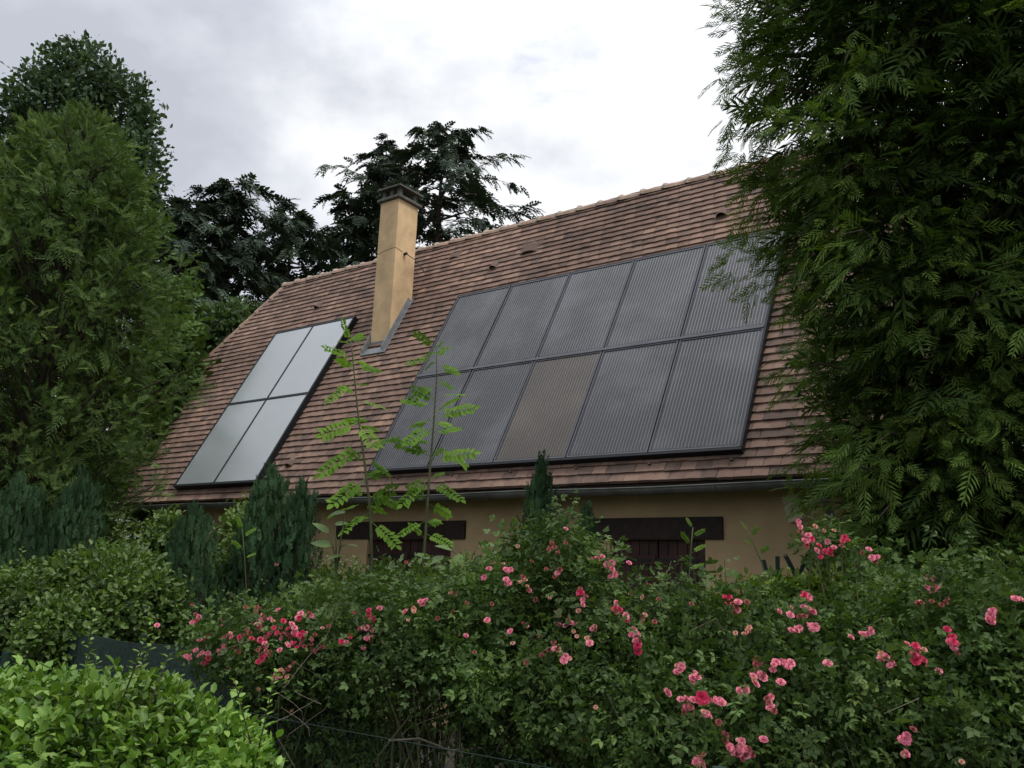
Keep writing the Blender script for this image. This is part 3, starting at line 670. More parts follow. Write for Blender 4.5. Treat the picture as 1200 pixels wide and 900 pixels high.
# background spruces
def spruce(px, d, ytop, prof, nb, label, seed, per=20, size=.64):
    x, y = wpos(px, d); H = 1.6+(697-ytop)/FPX*d*1.03
    conifer('spruce_tree', x, y, H, [(H*f, r*1.12) for f, r in prof], int(nb*1.05), per, size, SP_S, MT['spruce'], label, 'tree', 'dark conifers behind the house', e0=.15, droop=.25, tilt=-.15, hang=.28, jit=.3, seed=seed, zmin=H*.30, tmin=.2, width_lobes=.42, trunk=.22)
spruce(500, 26, 140, [(0,3.4), (.5,3.2), (.72,2.7), (.84,2.5), (.91,1.9), (.96,1.2), (1,.35)], 150, 'tall dark spruce behind the chimney with drooping ragged branches', 21)
spruce(428, 28, 158, [(0,2.6), (.5,2.6), (.75,2.4), (.86,1.8), (.93,.8), (1,.15)], 120, 'narrow topped spruce just left of the chimney', 22)
spruce(388, 27, 235, [(0,2.4), (.6,2.0), (.85,1.2), (1,.2)], 80, 'lower spruce at the left of the chimney, sky showing between its branches', 27)
spruce(318, 25, 255, [(0,2.0), (.6,1.8), (.8,1.6), (.93,1.1), (1,.2)], 105, 'dark rounded conifer above the left end of the ridge', 23)
spruce(238, 23, 224, [(0,2.0), (.6,1.6), (.8,1.5), (.93,1.25), (1,.5)], 130, 'dark flat topped conifer between the left trees and the roof', 24)
spruce(185, 22, 250, [(0,2.0), (.6,1.4), (.85,1.2), (1,.3)], 90, 'dark conifer half hidden behind the broad soft conifer', 25)

def lobes_pts(lobes, n, clump, per_vol=True, shell=.55):
    """lobes: (centre, (right, forward, up) radii). leaves gather in clumps near each lobe's surface"""
    vol = np.array([l[1][0]*l[1][2] for l in lobes]); vol = vol/vol.sum(); P, Nn, C = [], [], []
    for (c, r), f in zip(lobes, vol):
        k = max(int(n*f), 6); nc = max(int(k/14), 3)
        u = unit(RNG.normal(size=(nc, 3))); rad = (shell+(1-shell)*RNG.random(nc)**.6)[:,None]
        loc = u*rad*np.array(r); ctr = np.asarray(c) + loc[:,0:1]*HR + loc[:,1:2]*HF + loc[:,2:3]*UP
        i = RNG.integers(0, nc, k); p = ctr[i] + RNG.normal(0, clump, (k, 3)); ur = u[i]
        P.append(p); Nn.append(unit((ur[:,0:1]*HR + ur[:,1:2]*HF + ur[:,2:3]*UP))); C.append(np.repeat(RNG.normal(size=nc)[None], 1, 0)[0][i])
    return np.concatenate(P), np.concatenate(Nn), np.concatenate(C)
def leafy(name, lobes, n, size, temps, m, label, cat, clump=.08, group=None, base=None, trunk_r=.03, stems=6, up=.5, partname='crown', tint=(.45,.2), shell=.55, parent=None, shoots=0, wood='bark', floor=.03, extra=None):
    cx = np.mean([l[0] for l in lobes], axis=0)
    if base is None: base = (cx[0], cx[1], 0)
    t = parent or empty(name, base, label, cat, group)
    P, Nn, C = lobes_pts(lobes, n, clump, shell=shell)
    k = P[:,2] > floor; P, Nn, C = P[k], Nn[k], C[k]; n = len(P)
    ax = Nn*.8 + rnd(n, .55) + UP*.12; nm = UP*up + Nn*.7 + rnd(n, .3)
    ti = tint[0] + .15*C + tint[1]*RNG.normal(size=n)*.6
    parts = [scatter(temps, P, ax, nm, size*(1+.30*RNG.normal(size=n)).clip(.4, 1.8), ti)]
    wd = MB(); b = np.asarray(base, float)
    for i in range(stems):
        c, r = lobes[i % len(lobes)]; c = np.asarray(c); tip = c + HR*random.uniform(-.8,.8)*r[0] + HF*random.uniform(-.7,.7)*r[1] + UP*random.uniform(.2,.85)*r[2]
        b2 = b + np.array([random.uniform(-.1,.1), random.uniform(-.1,.1), -.03])*(1 if trunk_r < .1 else .3)
        wd.tube([b2, b2+(tip-b2)*.4+np.array([random.uniform(-.1,.1)*r[0], random.uniform(-.1,.1)*r[0], (tip-b2)[2]*.15]), tip], [trunk_r, trunk_r*.6, .004], 5)
    # long young shoots that break the outline
    if shoots:
        sp, sa, sn = [], [], []
        for i in range(shoots):
            c, r = random.choice(lobes); u = unit(np.array([random.gauss(0,.7), random.gauss(0,.5), abs(random.gauss(.9,.3))])); s0 = np.asarray(c)+HR*u[0]*r[0]*.9+HF*u[1]*r[1]*.9+UP*u[2]*r[2]*.9
            ln = random.uniform(.5, 1.3)*min(.32, .45*r[2]+.08); d = unit(np.array([random.gauss(0,.25), random.gauss(0,.25), 1.])); wd.tube([s0-d*.08, s0+d*ln], [.004, .0015], 4)
            for q in range(int(ln/(size*.42))+2):
                f = (q+.5)/(int(ln/(size*.42))+2); a = q*2.4; o = np.array([math.cos(a), math.sin(a), .55]); sp.append(s0+d*ln*f); sa.append(o); sn.append(UP+o*-.3+np.random.default_rng(i*50+q).normal(0,.2,3))
        parts.append(scatter(temps, np.array(sp), np.array(sa), np.array(sn), size*.85, tint[0]+.22+.1*RNG.normal(size=len(sp))))
    if extra: parts.append(extra)
    wd.build('stem' if trunk_r < .09 else 'trunk', MT[wood], t)
    fmesh(partname, parts, m, t); return t
def lobe(px, py, d, rx, rz, ry=None):
    a, b = rx/FPX*d, rz/FPX*d; return (at(px, py, d), (a, ry if ry else a, b))

LEAF = [T_leaf(.34), T_leaf(.30, .06)]; SM = [T_small(.36), T_small(.30)]
# leafy tree behind the left conifer
leafy('broadleaf_tree', [lobe(95,100,21,48,52), lobe(135,135,21.5,42,55), lobe(60,130,20.5,50,50), lobe(150,205,21,38,55), lobe(20,165,21,50,55), lobe(95,210,20,60,70), lobe(125,300,21,60,80), lobe(60,330,21,70,90), lobe(10,260,21.5,60,80), lobe(168,160,21.5,17,28), lobe(166,255,21,18,40)],
      46000, .15, SM, MT['poplar'], 'tall round topped leafy tree rising behind the left conifer', 'tree', clump=.17, trunk_r=.20, stems=9, shell=.6, base=(*wpos(95,21), 0))
leafy('broadleaf_tree', [lobe(262,385,16,24,26), lobe(240,405,16,26,28), lobe(285,372,16.3,16,14), lobe(255,440,16,30,40), lobe(235,500,16,40,50)],
      7000, .14, LEAF, MT['hazel'], 'small pale leaved tree peeping over the left slope of the roof', 'tree', clump=.09, trunk_r=.10, stems=6, base=(*wpos(250,16), 0))
leafy('broadleaf_tree', [lobe(200,430,14.5,30,60), lobe(180,520,14.5,40,60), lobe(205,370,15,22,40)],
      7000, .13, LEAF, MT['rose'], 'dark leafy tree in the gap beside the left gable', 'tree', clump=.12, trunk_r=.10, stems=6, base=(*wpos(195,14.5), 0))
leafy('broadleaf_tree', [lobe(30,500,13.5,90,90), lobe(110,480,13.8,60,90), lobe(-60,450,13.5,90,120), lobe(60,600,13.5,110,80)],
      15000, .13, SM, MT['rose'], 'dark leafy mass behind the foot of the broad soft conifer', 'tree', clump=.16, trunk_r=.12, stems=8, base=(*wpos(40,13.5), 0))
# far wood that closes the horizon on both sides
fp, fn = [], []
for a in np.linspace(-1.75, 2.6, 150):
    d = HF*math.cos(a)+HR*math.sin(a); 
    if -.35 < a < .2: continue
    c = EYE*0 + d*random.uniform(55, 75); hgt = random.uniform(6, 10.5)
    k = 200; u = unit(RNG.normal(size=(k,3))); fp.append(c + u*np.array([2.6,2.6,hgt/2])*(.8+.2*RNG.random((k,1)))+UP*hgt/2); fn.append(u)
fp, fn = np.concatenate(fp), np.concatenate(fn)
tag(fmesh('far_woodland', [scatter(SM, fp, fn+rnd(len(fp),.5), UP+fn+rnd(len(fp),.3), 1.1, RNG.random(len(fp)))], MT['spruce']), 'distant belt of dark woodland behind the gardens', 'woodland', kind='stuff')

# junipers
def juniper(px, d, ytop, wpx, label, seed, two=None):
    x, y = wpos(px, d); H = 1.6+(698-ytop)/FPX*d*1.02; r = wpx/2/FPX*d
    rg = np.random.default_rng(seed); t = empty('columnar_juniper', (x, y, 0), label, 'juniper', 'blue green junipers in the garden')
    n = int(2300*H/2.2*max(r, .16)/.2); tips = 5; az = rg.uniform(0, 6.28, n); z = H*(rg.random(n)**.85)*.97; k = rg.integers(0, tips, n)
    ta = np.arange(tips)*2.39996; toff = np.stack([np.cos(ta), np.sin(ta)], 1)*r*.5; toff[0] = 0; th_ = H*np.array([1, .97, .93, .95, .92])
    z = z*th_[k]/H; f = z/th_[k]; rr = r*.92*(1-f**4.5)*(.75+.5*f*(1-f))*(.55+.45*rg.random(n)**.4)
    pos = np.stack([x+toff[k,0]*(1-.25*f)+np.cos(az)*rr, y+toff[k,1]*(1-.25*f)+np.sin(az)*rr, z-.05], 1)
    o_ = np.stack([np.cos(az), np.sin(az), np.zeros(n)], 1)
    ax = UP + o_*rg.uniform(.05,.4,n)[:,None] + rg.normal(0, .14, (n,3)); nm = o_ + rg.normal(0, .3, (n,3))
    m_ = MB(); m_.tube([(x,y,-.05), (x,y,H*.5), (x,y,H*.85)], [.035,.02,.004], 6)
    for q in toff: m_.tube([(x,y,H*.1), (x+q[0],y+q[1],H*.4), (x+q[0]*.8,y+q[1]*.8,H*.8)], [.02,.012,.003], 5)
    m_.build('trunk', MT['bark'], t)
    fmesh('crown', [scatter(SP_J, pos, ax, nm, .115*(1+.25*rg.normal(size=n)).clip(.5,1.5)*(1.05-.35*f), .25+.45*rg.random(n)+.1*rg.normal(size=tips)[k])], MT['juniper'], t)
juniper(638, 6.4, 540, 56, 'narrow juniper behind the highest rose canes, below the solar array', 31)
juniper(692, 6.3, 594, 44, 'small juniper left of the right window lintel', 32)
juniper(322, 7.6, 562, 78, 'tallest blue green juniper, in front of the left eaves', 33)
juniper(360, 7.5, 578, 60, 'blue green juniper pressed against the right of the tallest one', 34)
juniper(238, 7.1, 612, 80, 'stout dark juniper standing free between green shrubs', 35)
juniper(30, 8.2, 588, 100, 'wide blue green juniper at the left edge', 36)
juniper(102, 8.3, 578, 74, 'blue green juniper beside the broad soft conifer foot', 37)

RL = [T_compound(2, .32, .36, plain=k > 1) for k in range(5)]
# green shrubs behind the netting
leafy('garden_shrub', [lobe(60,710,6.9,70,48,.45), lobe(125,690,7.0,60,46,.4), lobe(165,712,6.7,46,42,.4), lobe(90,738,6.4,52,30,.3), lobe(20,725,6.8,45,40,.3), lobe(60,752,6.3,40,22,.25)], 24000, .046, LEAF, MT['shrub'],
      'sprawling green leafy shrub spilling over the dark netting at the left', 'shrub', clump=.05, trunk_r=.014, stems=14, shoots=30, tint=(.52,.2))
leafy('garden_shrub', [lobe(185,655,8.2,28,30,.25), lobe(200,625,8.2,14,16,.15)], 2200, .058, LEAF, MT['shrub'], 'young leafy shrub with upright shoots by the dark gable corner', 'shrub', clump=.05, trunk_r=.01, stems=7, shoots=10, tint=(.5,.2))
leafy('garden_shrub', [lobe(280,640,8.0,20,40,.3), lobe(272,690,7.8,24,45,.3)], 3600, .055, LEAF, MT['shrub'], 'yellowish shrub squeezed between the junipers', 'shrub', clump=.05, trunk_r=.01, stems=7, shoots=14, tint=(.72,.2))
leafy('garden_shrub', [lobe(400,700,6.3,40,26,.3), lobe(470,700,6.2,50,26,.3), lobe(530,700,6.0,40,22,.3)], 4200, .05, LEAF, MT['shrub'], 'low green shrub under the left window between junipers and roses', 'shrub', clump=.05, trunk_r=.01, stems=7, shoots=26, tint=(.45,.2))
leafy('garden_shrub', [lobe(905,706,4.15,30,16,.14), lobe(950,709,4.1,40,18,.16), lobe(1000,702,3.95,40,24,.18), lobe(1045,708,3.85,28,20,.15)], 4200, .046, LEAF, MT['lime'], 'yellow green shrub glowing behind the roses at the right', 'shrub', clump=.035, trunk_r=.01, stems=7, shoots=3, tint=(.50,.22))

leafy('garden_shrub', [lobe(1075,650,5.9,60,45,.35), lobe(1150,655,5.7,60,45,.35), lobe(1020,680,5.7,40,25,.3)], 7000, .05, LEAF, MT['rose'], 'dark green shrub in the shade at the foot of the thujas', 'shrub', clump=.07, trunk_r=.012, stems=8, tint=(.35,.2))
# ------------------------------------------------------------------ rose bushes
RB = {
 'a': [lobe(262,758,4.9,34,28,.18), lobe(310,752,4.8,48,34,.25), lobe(370,742,4.75,55,38,.28), lobe(430,745,4.6,55,45,.3), lobe(335,775,4.6,50,26,.22), lobe(420,780,4.5,55,32,.26), lobe(440,850,4.5,60,34,.2), lobe(340,850,4.7,60,40,.15), lobe(480,735,4.5,45,40,.3)],
 'b': [lobe(520,742,4.3,62,48,.35), lobe(590,722,4.2,60,58,.36), lobe(645,672,4.2,42,60,.30), lobe(690,715,4.1,45,60,.35), lobe(745,762,3.9,58,50,.35), lobe(600,790,4.0,85,45,.32), lobe(700,800,3.8,80,60,.35), lobe(500,790,4.2,60,35,.3), lobe(590,850,4.1,50,34,.2), lobe(660,870,3.9,50,40,.25)],
 'c': [lobe(800,752,3.7,60,52,.34), lobe(870,755,3.6,62,48,.34), lobe(950,765,3.5,70,50,.36), lobe(968,638,3.8,24,10,.07), lobe(1012,662,3.7,18,12,.07), lobe(1040,760,3.4,70,60,.36), lobe(1120,745,3.3,62,58,.34), lobe(1190,755,3.2,60,62,.34), lobe(1150,700,3.5,70,30,.25), lobe(830,840,3.4,80,70,.34), lobe(930,850,3.3,90,70,.34), lobe(1040,860,3.2,90,75,.34), lobe(1150,860,3.1,90,75,.34), lobe(1240,820,3.1,60,100,.34), lobe(760,860,3.5,60,55,.3)]}
ALL_L = RB['a']+RB['b']+RB['c']
def first_hit(px, py):
    r = ray(px, py); r = r/(r@HF); best = None
    B = np.array([HR, HF, UP])
    for c, rad in ALL_L:
        rad = np.array(rad)*1.03; o = (B@(EYE-c))/rad; d = (B@r)/rad; A_, B_, C_ = d@d, 2*o@d, o@o-1; D = B_*B_-4*A_*C_
        if D > 0:
            k = (-B_-math.sqrt(D))/(2*A_)
            if best is None or k < best: best = k
    if best is None:
        best = min(ALL_L, key=lambda l: math.hypot(pix(l[0])[0]-px, pix(l[0])[1]-py)); best = (best[0]-EYE)@HF-.1
    return best
labels = {'a': 'left rose bush with pink clusters trailing over the chain link fence', 'b': 'middle rose bush, the highest mound, in front of both windows', 'c': 'right rose bush filling the lower right corner with pink clusters'}
cnt = {'a': (7800, .062), 'b': (13000, .061), 'c': (14500, .063)}
roses = {}
def cane_mesh(lobes, n, seed):
    rg = random.Random(seed); m_ = MB()
    for i in range(n):
        c, r = rg.choice(lobes); tip = c + HR*rg.uniform(-.9,.9)*r[0] + HF*rg.uniform(-.9,.6)*r[1] + UP*rg.uniform(-.4,1.0)*r[2]
        b = np.array([c[0]+rg.uniform(-.35,.35), c[1]+rg.uniform(-.2,.35), 0]); mid = b+(tip-b)*.55+UP*(tip[2]*.12)+HR*rg.uniform(-.12,.12)
        m_.tube([b, b+(mid-b)*.5+HR*rg.uniform(-.05,.05), mid, tip, tip+HR*rg.uniform(-.15,.15)-UP*.05], [rg.uniform(.005,.011), .006, .005, .003, .0015], 5, rg.random())
    return m_
for k in 'abc':
    n, s = cnt[k]
    lob = RB[k]; c0 = np.mean([l[0] for l in lob], axis=0)
    t = empty('rose_bush', (c0[0], c0[1], 0), labels[k], 'rose bush', 'climbing rose bushes along the fence'); roses[k] = t
    leafy(None, lob, n, s, RL, MT['rose'], None, None, clump=.055, parent=t, base=(c0[0], c0[1], 0), trunk_r=.008, stems=4, partname='foliage', wood='cane', shoots=44 if k != 'a' else 22, tint=(.42,.26), shell=.5)
    # sparse hanging leaves lower down
    cane_mesh(lob, {'a': 60, 'b': 90, 'c': 90}[k], ord(k)).build('cane', MT['cane'], t)['kind'] = 'stuff'
# bare grey twigs in the open base of the middle bush
tw = MB(); rg = random.Random(4)
for i in range(40):
    px = rg.uniform(240, 760); d = rg.uniform(3.9, 4.5); b = at(px, rg.uniform(800, 960), d); a = rg.uniform(-1.2, 1.2)
    ln = rg.uniform(.15, .5); tip = b + HR*math.sin(a)*ln + UP*math.cos(a)*ln + HF*rg.uniform(-.1,.1)
    ln = 0; tw.tube([b, b+(tip-b)*.3+HR*rg.uniform(-.04,.04), b+(tip-b)*.6+HR*rg.uniform(-.05,.05), tip], [rg.uniform(.0012,.0022), .0014, .001, .0006], 4)
p0, p1 = at(455, 868, 4.0), at(640, 885, 3.9); tw.tube([p0, p0+(p1-p0)*.2+UP*.02, p0+(p1-p0)*.4-UP*.015, p0+(p1-p0)*.75+UP*.02, p1], [.005,.005,.004,.004,.002], 5)
p0, p1 = at(582, 880, 3.9), at(636, 795, 3.7); tw.tube([p0, p0+(p1-p0)*.3+HR*-.015, p0+(p1-p0)*.65, p1], [.003,.003,.0025,.0012], 5)
o = tw.build('bare_twig', MT['dead'], roses['b']); o['kind'] = 'stuff'

# blossoms
def blossom(seed, m, r=.5, rows=4):
    rg = random.Random(seed); m_ = MB()
    for k in range(rows):
        n = 5 if k < 3 else 6; R_ = r*(.28+.24*k); lift = .34*(1-k/rows)
        for i in range(n):
            a = 2*math.pi*(i+.5*k)/n+rg.uniform(-.15,.15); w_ = .62*R_+.05; da = lambda q: np.array([math.cos(a+q), math.sin(a+q), 0])
            up_ = .55*(1-k/(rows-.4))+rg.uniform(-.06,.08)
            P = [da(0)*R_*.15+UP*(lift*.2), da(-.55)*R_*.72+UP*(lift*.6+up_*R_*.5), da(-.33)*R_*1.02+UP*(lift*.7+up_*R_), da(.33)*R_*1.02+UP*(lift*.7+up_*R_*.9), da(.55)*R_*.72+UP*(lift*.6+up_*R_*.5)]
            m_.add(P, [(0,1,2), (0,2,3), (0,3,4)], rg.random())
    return m_.mesh('blossom', m)
BL = {'d': [blossom(1, MT['petal_deep']), blossom(2, MT['petal_deep'])], 'p': [blossom(3, MT['petal_pink']), blossom(4, MT['petal_pink'])], 'l': [blossom(5, MT['petal_pale'], .42), blossom(6, MT['petal_pale'], .4)], 'o': [blossom(7, MT['petal_old'], .4), blossom(8, MT['petal_old'], .4)]}
CL = """222,772,2,p 237,765,3,p 243,776,2,d 258,761,2,p 262,733,1,p 300,717,2,o 289,745,3,o 305,750,1,p 313,757,2,p 330,748,1,p 345,736,2,p 351,745,4,d 338,757,2,p 333,788,3,l 325,795,2,l 303,808,1,l 342,833,1,l 365,722,1,p 375,760,2,o 270,742,1,l 320,728,1,l
432,720,3,d 430,736,2,p 430,748,2,p 426,760,1,p 445,713,1,p 493,705,2,p 485,717,2,l 475,717,1,p 478,727,1,l 528,695,2,l 547,707,1,o 513,725,1,o 415,718,1,o
593,668,2,p 593,679,2,p 610,682,2,l 618,687,1,l 607,640,1,o 650,642,3,o 663,637,1,o 640,667,1,l 653,672,2,p 700,655,3,p 717,667,4,p 680,690,2,d 683,703,2,p 678,716,1,l 655,723,2,p 668,730,2,p 672,740,1,l 655,758,2,l 667,772,2,p 617,777,1,p 633,747,1,o 722,707,1,p 723,718,2,d 733,722,2,d 753,725,2,l 767,729,1,p 743,738,3,p 745,751,2,p 747,763,2,d 688,748,1,l 698,738,2,l 753,700,1,o 772,702,1,o 663,620,1,o 630,745,1,o
793,780,3,p 798,820,1,p 698,829,1,l 685,868,1,o 810,708,1,o 852,702,1,d 862,711,3,o 875,706,1,o 862,742,1,l 872,743,2,l 878,736,1,l 913,717,1,p 927,712,1,l 926,721,1,p 947,700,2,d 947,713,3,p 937,723,2,o 933,738,2,p 947,733,2,p 955,735,1,p 997,747,1,p 1017,743,2,p
937,617,2,p 943,628,3,p 955,617,1,p 965,622,1,l 947,634,2,d 962,646,3,d 973,645,2,d 970,635,1,p 977,622,1,l 993,633,2,d 1010,648,1,o 1018,644,1,p 1025,659,2,p 986,640,1,o 1093,679,3,p 1096,690,2,p 1085,688,1,p 1092,705,1,o 1108,706,2,o 1075,708,2,o 1190,702,2,p 1162,727,2,p 1163,717,1,p 1110,738,1,d 1113,748,2,d 1118,758,2,d 1122,766,1,o 1075,763,3,d 1078,772,3,d 1033,772,2,p 1043,780,2,p 1063,755,1,o 970,778,1,p 885,779,3,o 907,779,2,p 916,776,2,p 924,781,2,p 895,791,2,p 883,797,2,p 874,808,1,p 866,810,1,p 915,800,1,p 903,817,2,o 903,829,2,o
815,790,2,p 810,798,2,p 823,818,1,d 807,823,3,p 843,822,2,p 828,837,2,p 842,847,1,o 850,862,2,o 865,868,2,l 867,883,4,p 878,884,2,o 858,881,2,p 895,867,1,l 820,887,2,l 822,895,3,p 833,822,1,d 1100,787,1,p 1070,855,1,p 1062,867,2,p 1062,883,2,l 1127,893,1,l 800,834,1,o 782,812,1,o"""
rg = random.Random(12); nb_ = 0
rx = random.Random(77)
extra_cl = ['%d,%d,%d,%s' % (rx.gauss(318, 52), rx.gauss(745, 20), rx.choice((1,1,2)), rx.choice('ddppoo')) for _ in range(58)] + ['%d,%d,1,%s' % (rx.uniform(470, 770), rx.uniform(650, 770), rx.choice('ppool')) for _ in range(28)]
for ent in CL.split()+extra_cl:
    px, py, n, kd = ent.split(','); px, py, n = float(px), float(py), int(n)
    d0 = first_hit(px, py)-.085; t = roses['a' if px < 500 else ('b' if px < 778 else 'c')]
    for i in range(n + (1 if n > 1 else 0) + n//3):
        a = rg.uniform(0, 6.28); rr = 0 if i == 0 else rg.uniform(3.5, 6.5)*math.sqrt(n/2)
        P = at(px+rr*math.cos(a), py+rr*math.sin(a), d0-rg.uniform(0,.03))
        face = unit(-HF*.6 + UP*rg.uniform(.1,.9) + HR*rg.gauss(0,.35)); z = Vector(face).to_track_quat('Z', 'Y').to_matrix().to_4x4()
        kk = kd if rg.random() < .72 else rg.choice('pplo'); bright = (px, py) in ((852,702), (823,818))
        size = (.050 if bright else rg.uniform(.024, .035))*(1.0 if kk != 'l' else .85)
        if bright and i == 0: kk = 'd'
        link('blossom', rg.choice(BL[kk]), t, Matrix.Translation(P) @ z @ Matrix.Rotation(rg.uniform(0,6), 4, 'Z') @ Matrix.Scale(size, 4)); nb_ += 1


# ------------------------------------------------------------------ bright clipped hedge in the near left corner
hl = [(at(15, 945, 2.75), (.55, .42, .36)), (at(110, 955, 2.65), (.42, .38, .36)), (at(195, 980, 2.6), (.30, .32, .34)), (at(-110, 935, 2.8), (.5, .4, .36)), (at(252, 1000, 2.55), (.17, .25, .30))]
extra_p, extra_a, extra_n = [], [], []
leafy('clipped_hedge', hl, 40000, .030, LEAF, MT['privet'], 'bright green clipped hedge close by in the lower left corner', 'hedge', clump=.022, trunk_r=.012, stems=16, shoots=18, tint=(.48,.34), shell=.86, partname='foliage', up=.9)

# ------------------------------------------------------------------ fences
NY = 3.22
net = empty('windbreak_netting', (-5.2, NY, 0), 'dark green windbreak netting stretched behind the left rose bush', 'netting')
m_ = MB(); nx = 46; V = []
for i in range(nx):
    x = -9.2+5.95*i/(nx-1)
    for z in (0, .4, .8, 1.155): V.append((x, NY+.012*math.sin(x*7+z*3)+.006*math.sin(x*23), z+(.008*math.sin(x*5) if z > 1 else 0)))
F = [(i*4+j, (i+1)*4+j, (i+1)*4+j+1, i*4+j+1) for i in range(nx-1) for j in range(3)]
b = len(V); V2 = [(a, c+.006, d) for a, c, d in V]; m_.add(V+V2, F+[tuple(q+b for q in reversed(f)) for f in F]+[(i*4+3, (i+1)*4+3, (i+1)*4+3+b, i*4+3+b) for i in range(nx-1)])
m_.build('net_panel', MT['net'], net)
for x in (-9.2, -7.2, -5.2, -3.25): p_ = MB(); p_.tube([(x, NY+.03, -.05), (x, NY+.03, 1.2)], .02, 8); p_.build('post', MT['wire'], net)
FY, FH = 2.12, 1.13
fen = empty('chain_link_fence', (-2.5, FY, 0), 'dark green chain link fence at the foot of the roses', 'fence')
m_ = MB(); st = .055; x0, x1 = -4.6, .8
nd = int((x1-x0+FH)/st)
for i in range(nd):
    for sgn in (1, -1):
        xa = x0-FH+i*st if sgn > 0 else x0+i*st
        xb = xa+FH*sgn; za, zb = .02, FH
        if sgn > 0:
            if xa < x0: za += x0-xa; xa = x0
            if xb > x1: zb -= xb-x1; xb = x1
        else:
            if xb < x0: zb -= x0-xb; xb = x0
            if xa > x1: za += xa-x1; xa = x1
        if zb <= za: continue
        yy = FY+.0013*sgn; r_ = .0013
        m_.add([(xa-r_,yy,za), (xb-r_,yy,zb), (xb+r_,yy,zb), (xa+r_,yy,za), (xa,yy+r_,za), (xb,yy+r_,zb)], [(0,3,2,1), (0,1,5,4), (3,4,5,2)])
o = m_.build('wire_mesh', MT['wire'], fen); o['kind'] = 'stuff'
for z in (.1, .6, FH-.01): p_ = MB(); p_.tube([(x0, FY-.004, z), (-2.2, FY-.004, z-.008), (x1, FY-.004, z)], .0013, 5); p_.build('tension_wire', MT['wire'], fen)
for x in (-4.6, -3.75, -.9): p_ = MB(); p_.tube([(x, FY+.025, -.05), (x, FY+.025, FH+.05)], .019, 8); p_.build('post', MT['wire'], fen)

# ------------------------------------------------------------------ slender saplings with long compound leaves
def pinnate(seed, pairs):
    random.seed(seed); return T_compound(pairs+2, .36, .18, -.22)
def sapling(path, d, leaves, label, seed, rad=.011):
    P = [at(px, py, dd) for (px, py), dd in zip(path, [d]*len(path))]; b = np.array([P[0][0], P[0][1], 0])
    t = empty('sapling', b, label, 'sapling', 'thin saplings in front of the house'); m_ = MB()
    pts = [b]+P; m_.tube(pts, list(np.linspace(rad, .0025, len(pts))), 6); m_.build('stem', MT['sapling'] if False else MT['cane'], t, smooth=True)
    rs = random.Random(seed); more = []
    for (px, py, ex, ey, dz) in leaves:                          # a second, shorter leaf on the other side of the stem
        if len(leaves) > 8: more.append((px, py+rs.uniform(-8, 8), px-(ex-px)*rs.uniform(.35,.8), py+rs.uniform(-16, 14), -dz+rs.uniform(-.15,.15)))
    for i, (px, py, ex, ey, dz) in enumerate(list(leaves)+more):
        a = at(px, py, d); e_ = at(ex, ey, d+dz); ln = np.linalg.norm(e_-a); tm = pinnate(seed*100+i, 5)
        nm = UP*.55 - HF*.75 + rnd(1, .25)[0]
        o = fmesh('leaf', [scatter([tm], [a], [e_-a+UP*.03], [nm], np.array([ln*1.02]), np.array([random.uniform(.3,.9)]))], MT['sapling'], t)
sapling([(437,690), (434,600), (427,540), (419,480), (413,415), (411,400)], 5.0,
        [(411,402,396,378,-.1), (411,402,430,396,.05), (413,420,382,408,-.15), (414,430,448,436,.1), (416,448,384,470,-.1), (418,470,452,478,.1), (421,495,380,512,-.2), (422,500,440,520,-.25), (425,525,372,556,-.1), (427,540,462,556,.2), (429,560,390,590,-.2), (431,580,470,596,.1), (433,600,398,622,-.2), (434,610,465,640,-.1), (432,590,384,602,.1)],
        'left sapling, its feathery pale green leaves rising over the roof tiles', 41)
sapling([(494,690), (499,620), (503,560), (508,500), (512,440), (511,405)], 4.9,
        [(511,408,486,396,-.1), (511,408,528,412,.0), (511,420,478,426,-.1), (512,430,541,440,.1), (511,450,480,470,-.15), (510,465,545,462,.05), (509,480,470,466,.1), (508,490,556,478,-.1), (508,500,478,518,-.2), (507,512,540,500,.1), (505,535,462,520,-.1), (505,540,556,530,-.1), (504,560,470,590,-.15), (503,565,541,585,-.1), (501,590,530,610,.1), (499,610,468,628,-.1), (498,625,526,640,-.1), (506,525,552,545,.15)],
        'right sapling, bushier, crossing the lower left of the black array', 42)
sapling([(806,700), (808,670), (810,640), (812,618)], 4.3, [(812,620,803,608,0), (811,630,828,624,0), (811,640,795,628,0), (810,648,828,642,0), (809,660,796,654,0), (809,668,826,664,0)], 'short young shoot in front of the right window shutters', 43, .004)
sapling([(900,690), (893,660), (884,640), (876,622)], 4.3, [(877,624,868,612,0), (879,630,893,620,0), (884,640,870,634,0), (888,650,905,645,0)], 'slight young shoot against the wall right of the shutters', 44, .004)
sapling([(290,720), (287,660), (284,620)], 6.4, [(284,622,276,606,0), (284,630,300,620,0), (285,645,270,636,0), (286,655,300,650,0)], 'thin shoot rising between the stout juniper and the tallest one', 45, .004)
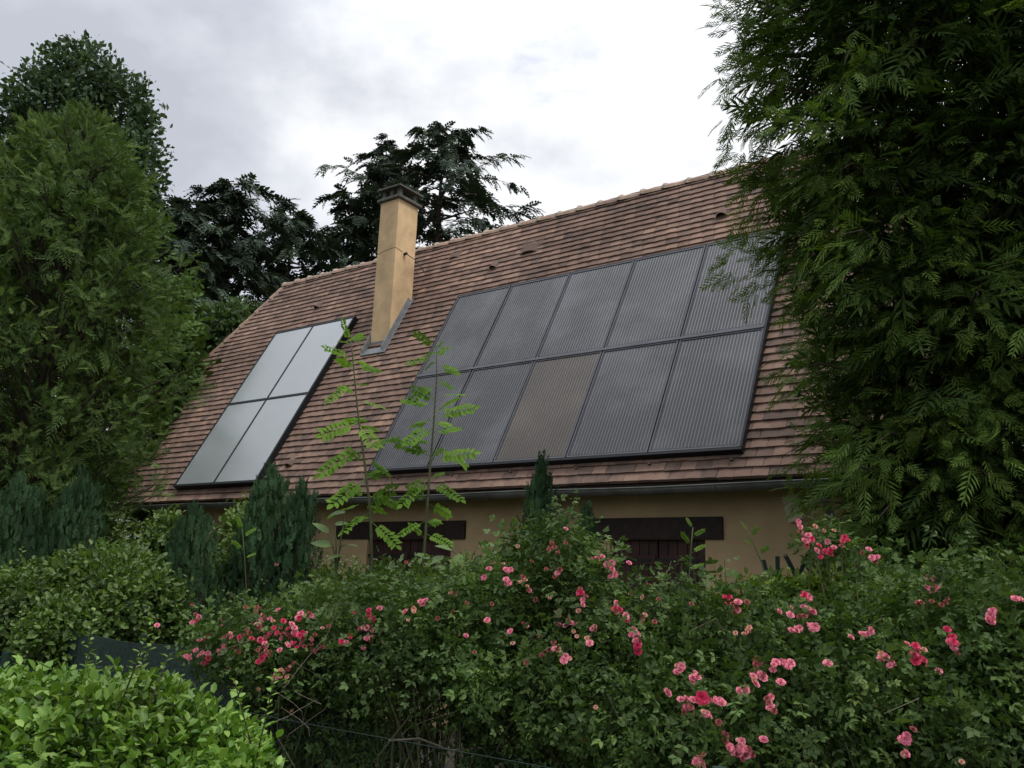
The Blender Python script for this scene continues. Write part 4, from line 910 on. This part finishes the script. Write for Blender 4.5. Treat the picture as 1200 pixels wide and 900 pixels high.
# broad leaved stems
def broadleaf(base_px, d, leaves, label, seed):
    random.seed(seed); b = at(*base_px, d); g0 = np.array([b[0], b[1], 0]); t = empty('broadleaf_plant', g0, label, 'plant', 'broad leaved shoots among the roses')
    m_ = MB()
    for (px, py, ex, ey) in leaves:
        a = at(px, py, d); m_.tube([b-UP*.05, (a+b)/2+UP*.02, a], [.006,.004,.0025], 5)
    m_.tube([g0, b-UP*.04], [.010,.006], 6); m_.build('stem', MT['cane'], t)
    for i, (px, py, ex, ey) in enumerate(leaves):
        a, e_ = at(px, py, d), at(ex, ey, d-random.uniform(-.05,.1)); ln = np.linalg.norm(e_-a)*.72
        V = []; K = 7
        for k in range(K):
            u = k/(K-1); w_ = .30*math.sin(math.pi*u**.75)**.8*(1-.15*u); V += [(u, -w_, .10*w_-.25*u*u), (u, 0, -.25*u*u), (u, w_, .10*w_-.25*u*u)]
        F = [];
        for k in range(K-1): F += [(k*3, k*3+3, k*3+4, k*3+1), (k*3+1, k*3+4, k*3+5, k*3+2)]
        fmesh('leaf', [scatter([(np.array(V), np.array(F))], [a], [e_-a], [UP-HF*.5+rnd(1,.2)[0]], np.array([ln]), np.array([random.uniform(.35,.75)]))], MT['shrub'], t)
broadleaf((395,660), 4.9, [(385,625,362,602), (392,615,415,608), (388,640,355,628), (400,640,425,632), (402,650,376,652), (405,600,378,600)], 'broad leaved shoot in front of the wall left of the saplings', 51)
broadleaf((548,668), 4.5, [(520,652,492,660), (530,645,505,632), (545,650,520,668), (560,640,588,632), (565,650,600,645), (556,660,585,668), (590,650,620,642), (505,655,480,642)], 'broad leaved shoot below the left window at the top of the roses', 52)

# ------------------------------------------------------------------ garden trellis behind the roses
tr = empty('garden_trellis', (*at(930,700,5.6)[:2], 0), 'dark green crossed slat trellis poking above the roses before the wall', 'trellis')
for (x0, y0, x1, y1) in ((906,700,894,656), (912,700,911,652), (946,700,920,650), (926,700,947,649), (966,700,943,654), (950,700,968,651), (986,700,964,658), (974,700,982,655)):
    a, b = at(x0, y0, 5.6), at(x1, y1, 5.6); u = unit(b-a); sd = np.cross(u, HF); sd /= np.linalg.norm(sd); k = random.uniform(0,.03)
    p_ = MB(); p_.box(a-sd*.013+HF*k, sd*.026, HF*-.012, b-a) ; p_.build('slat', MT['trellis'], tr)
p_ = MB(); 
for px in (902, 982): b = at(px, 690, 5.64); p_.box((b[0],b[1],0), HR*.03, HF*.03, UP*b[2])
p_.build('post', MT['trellis'], tr)
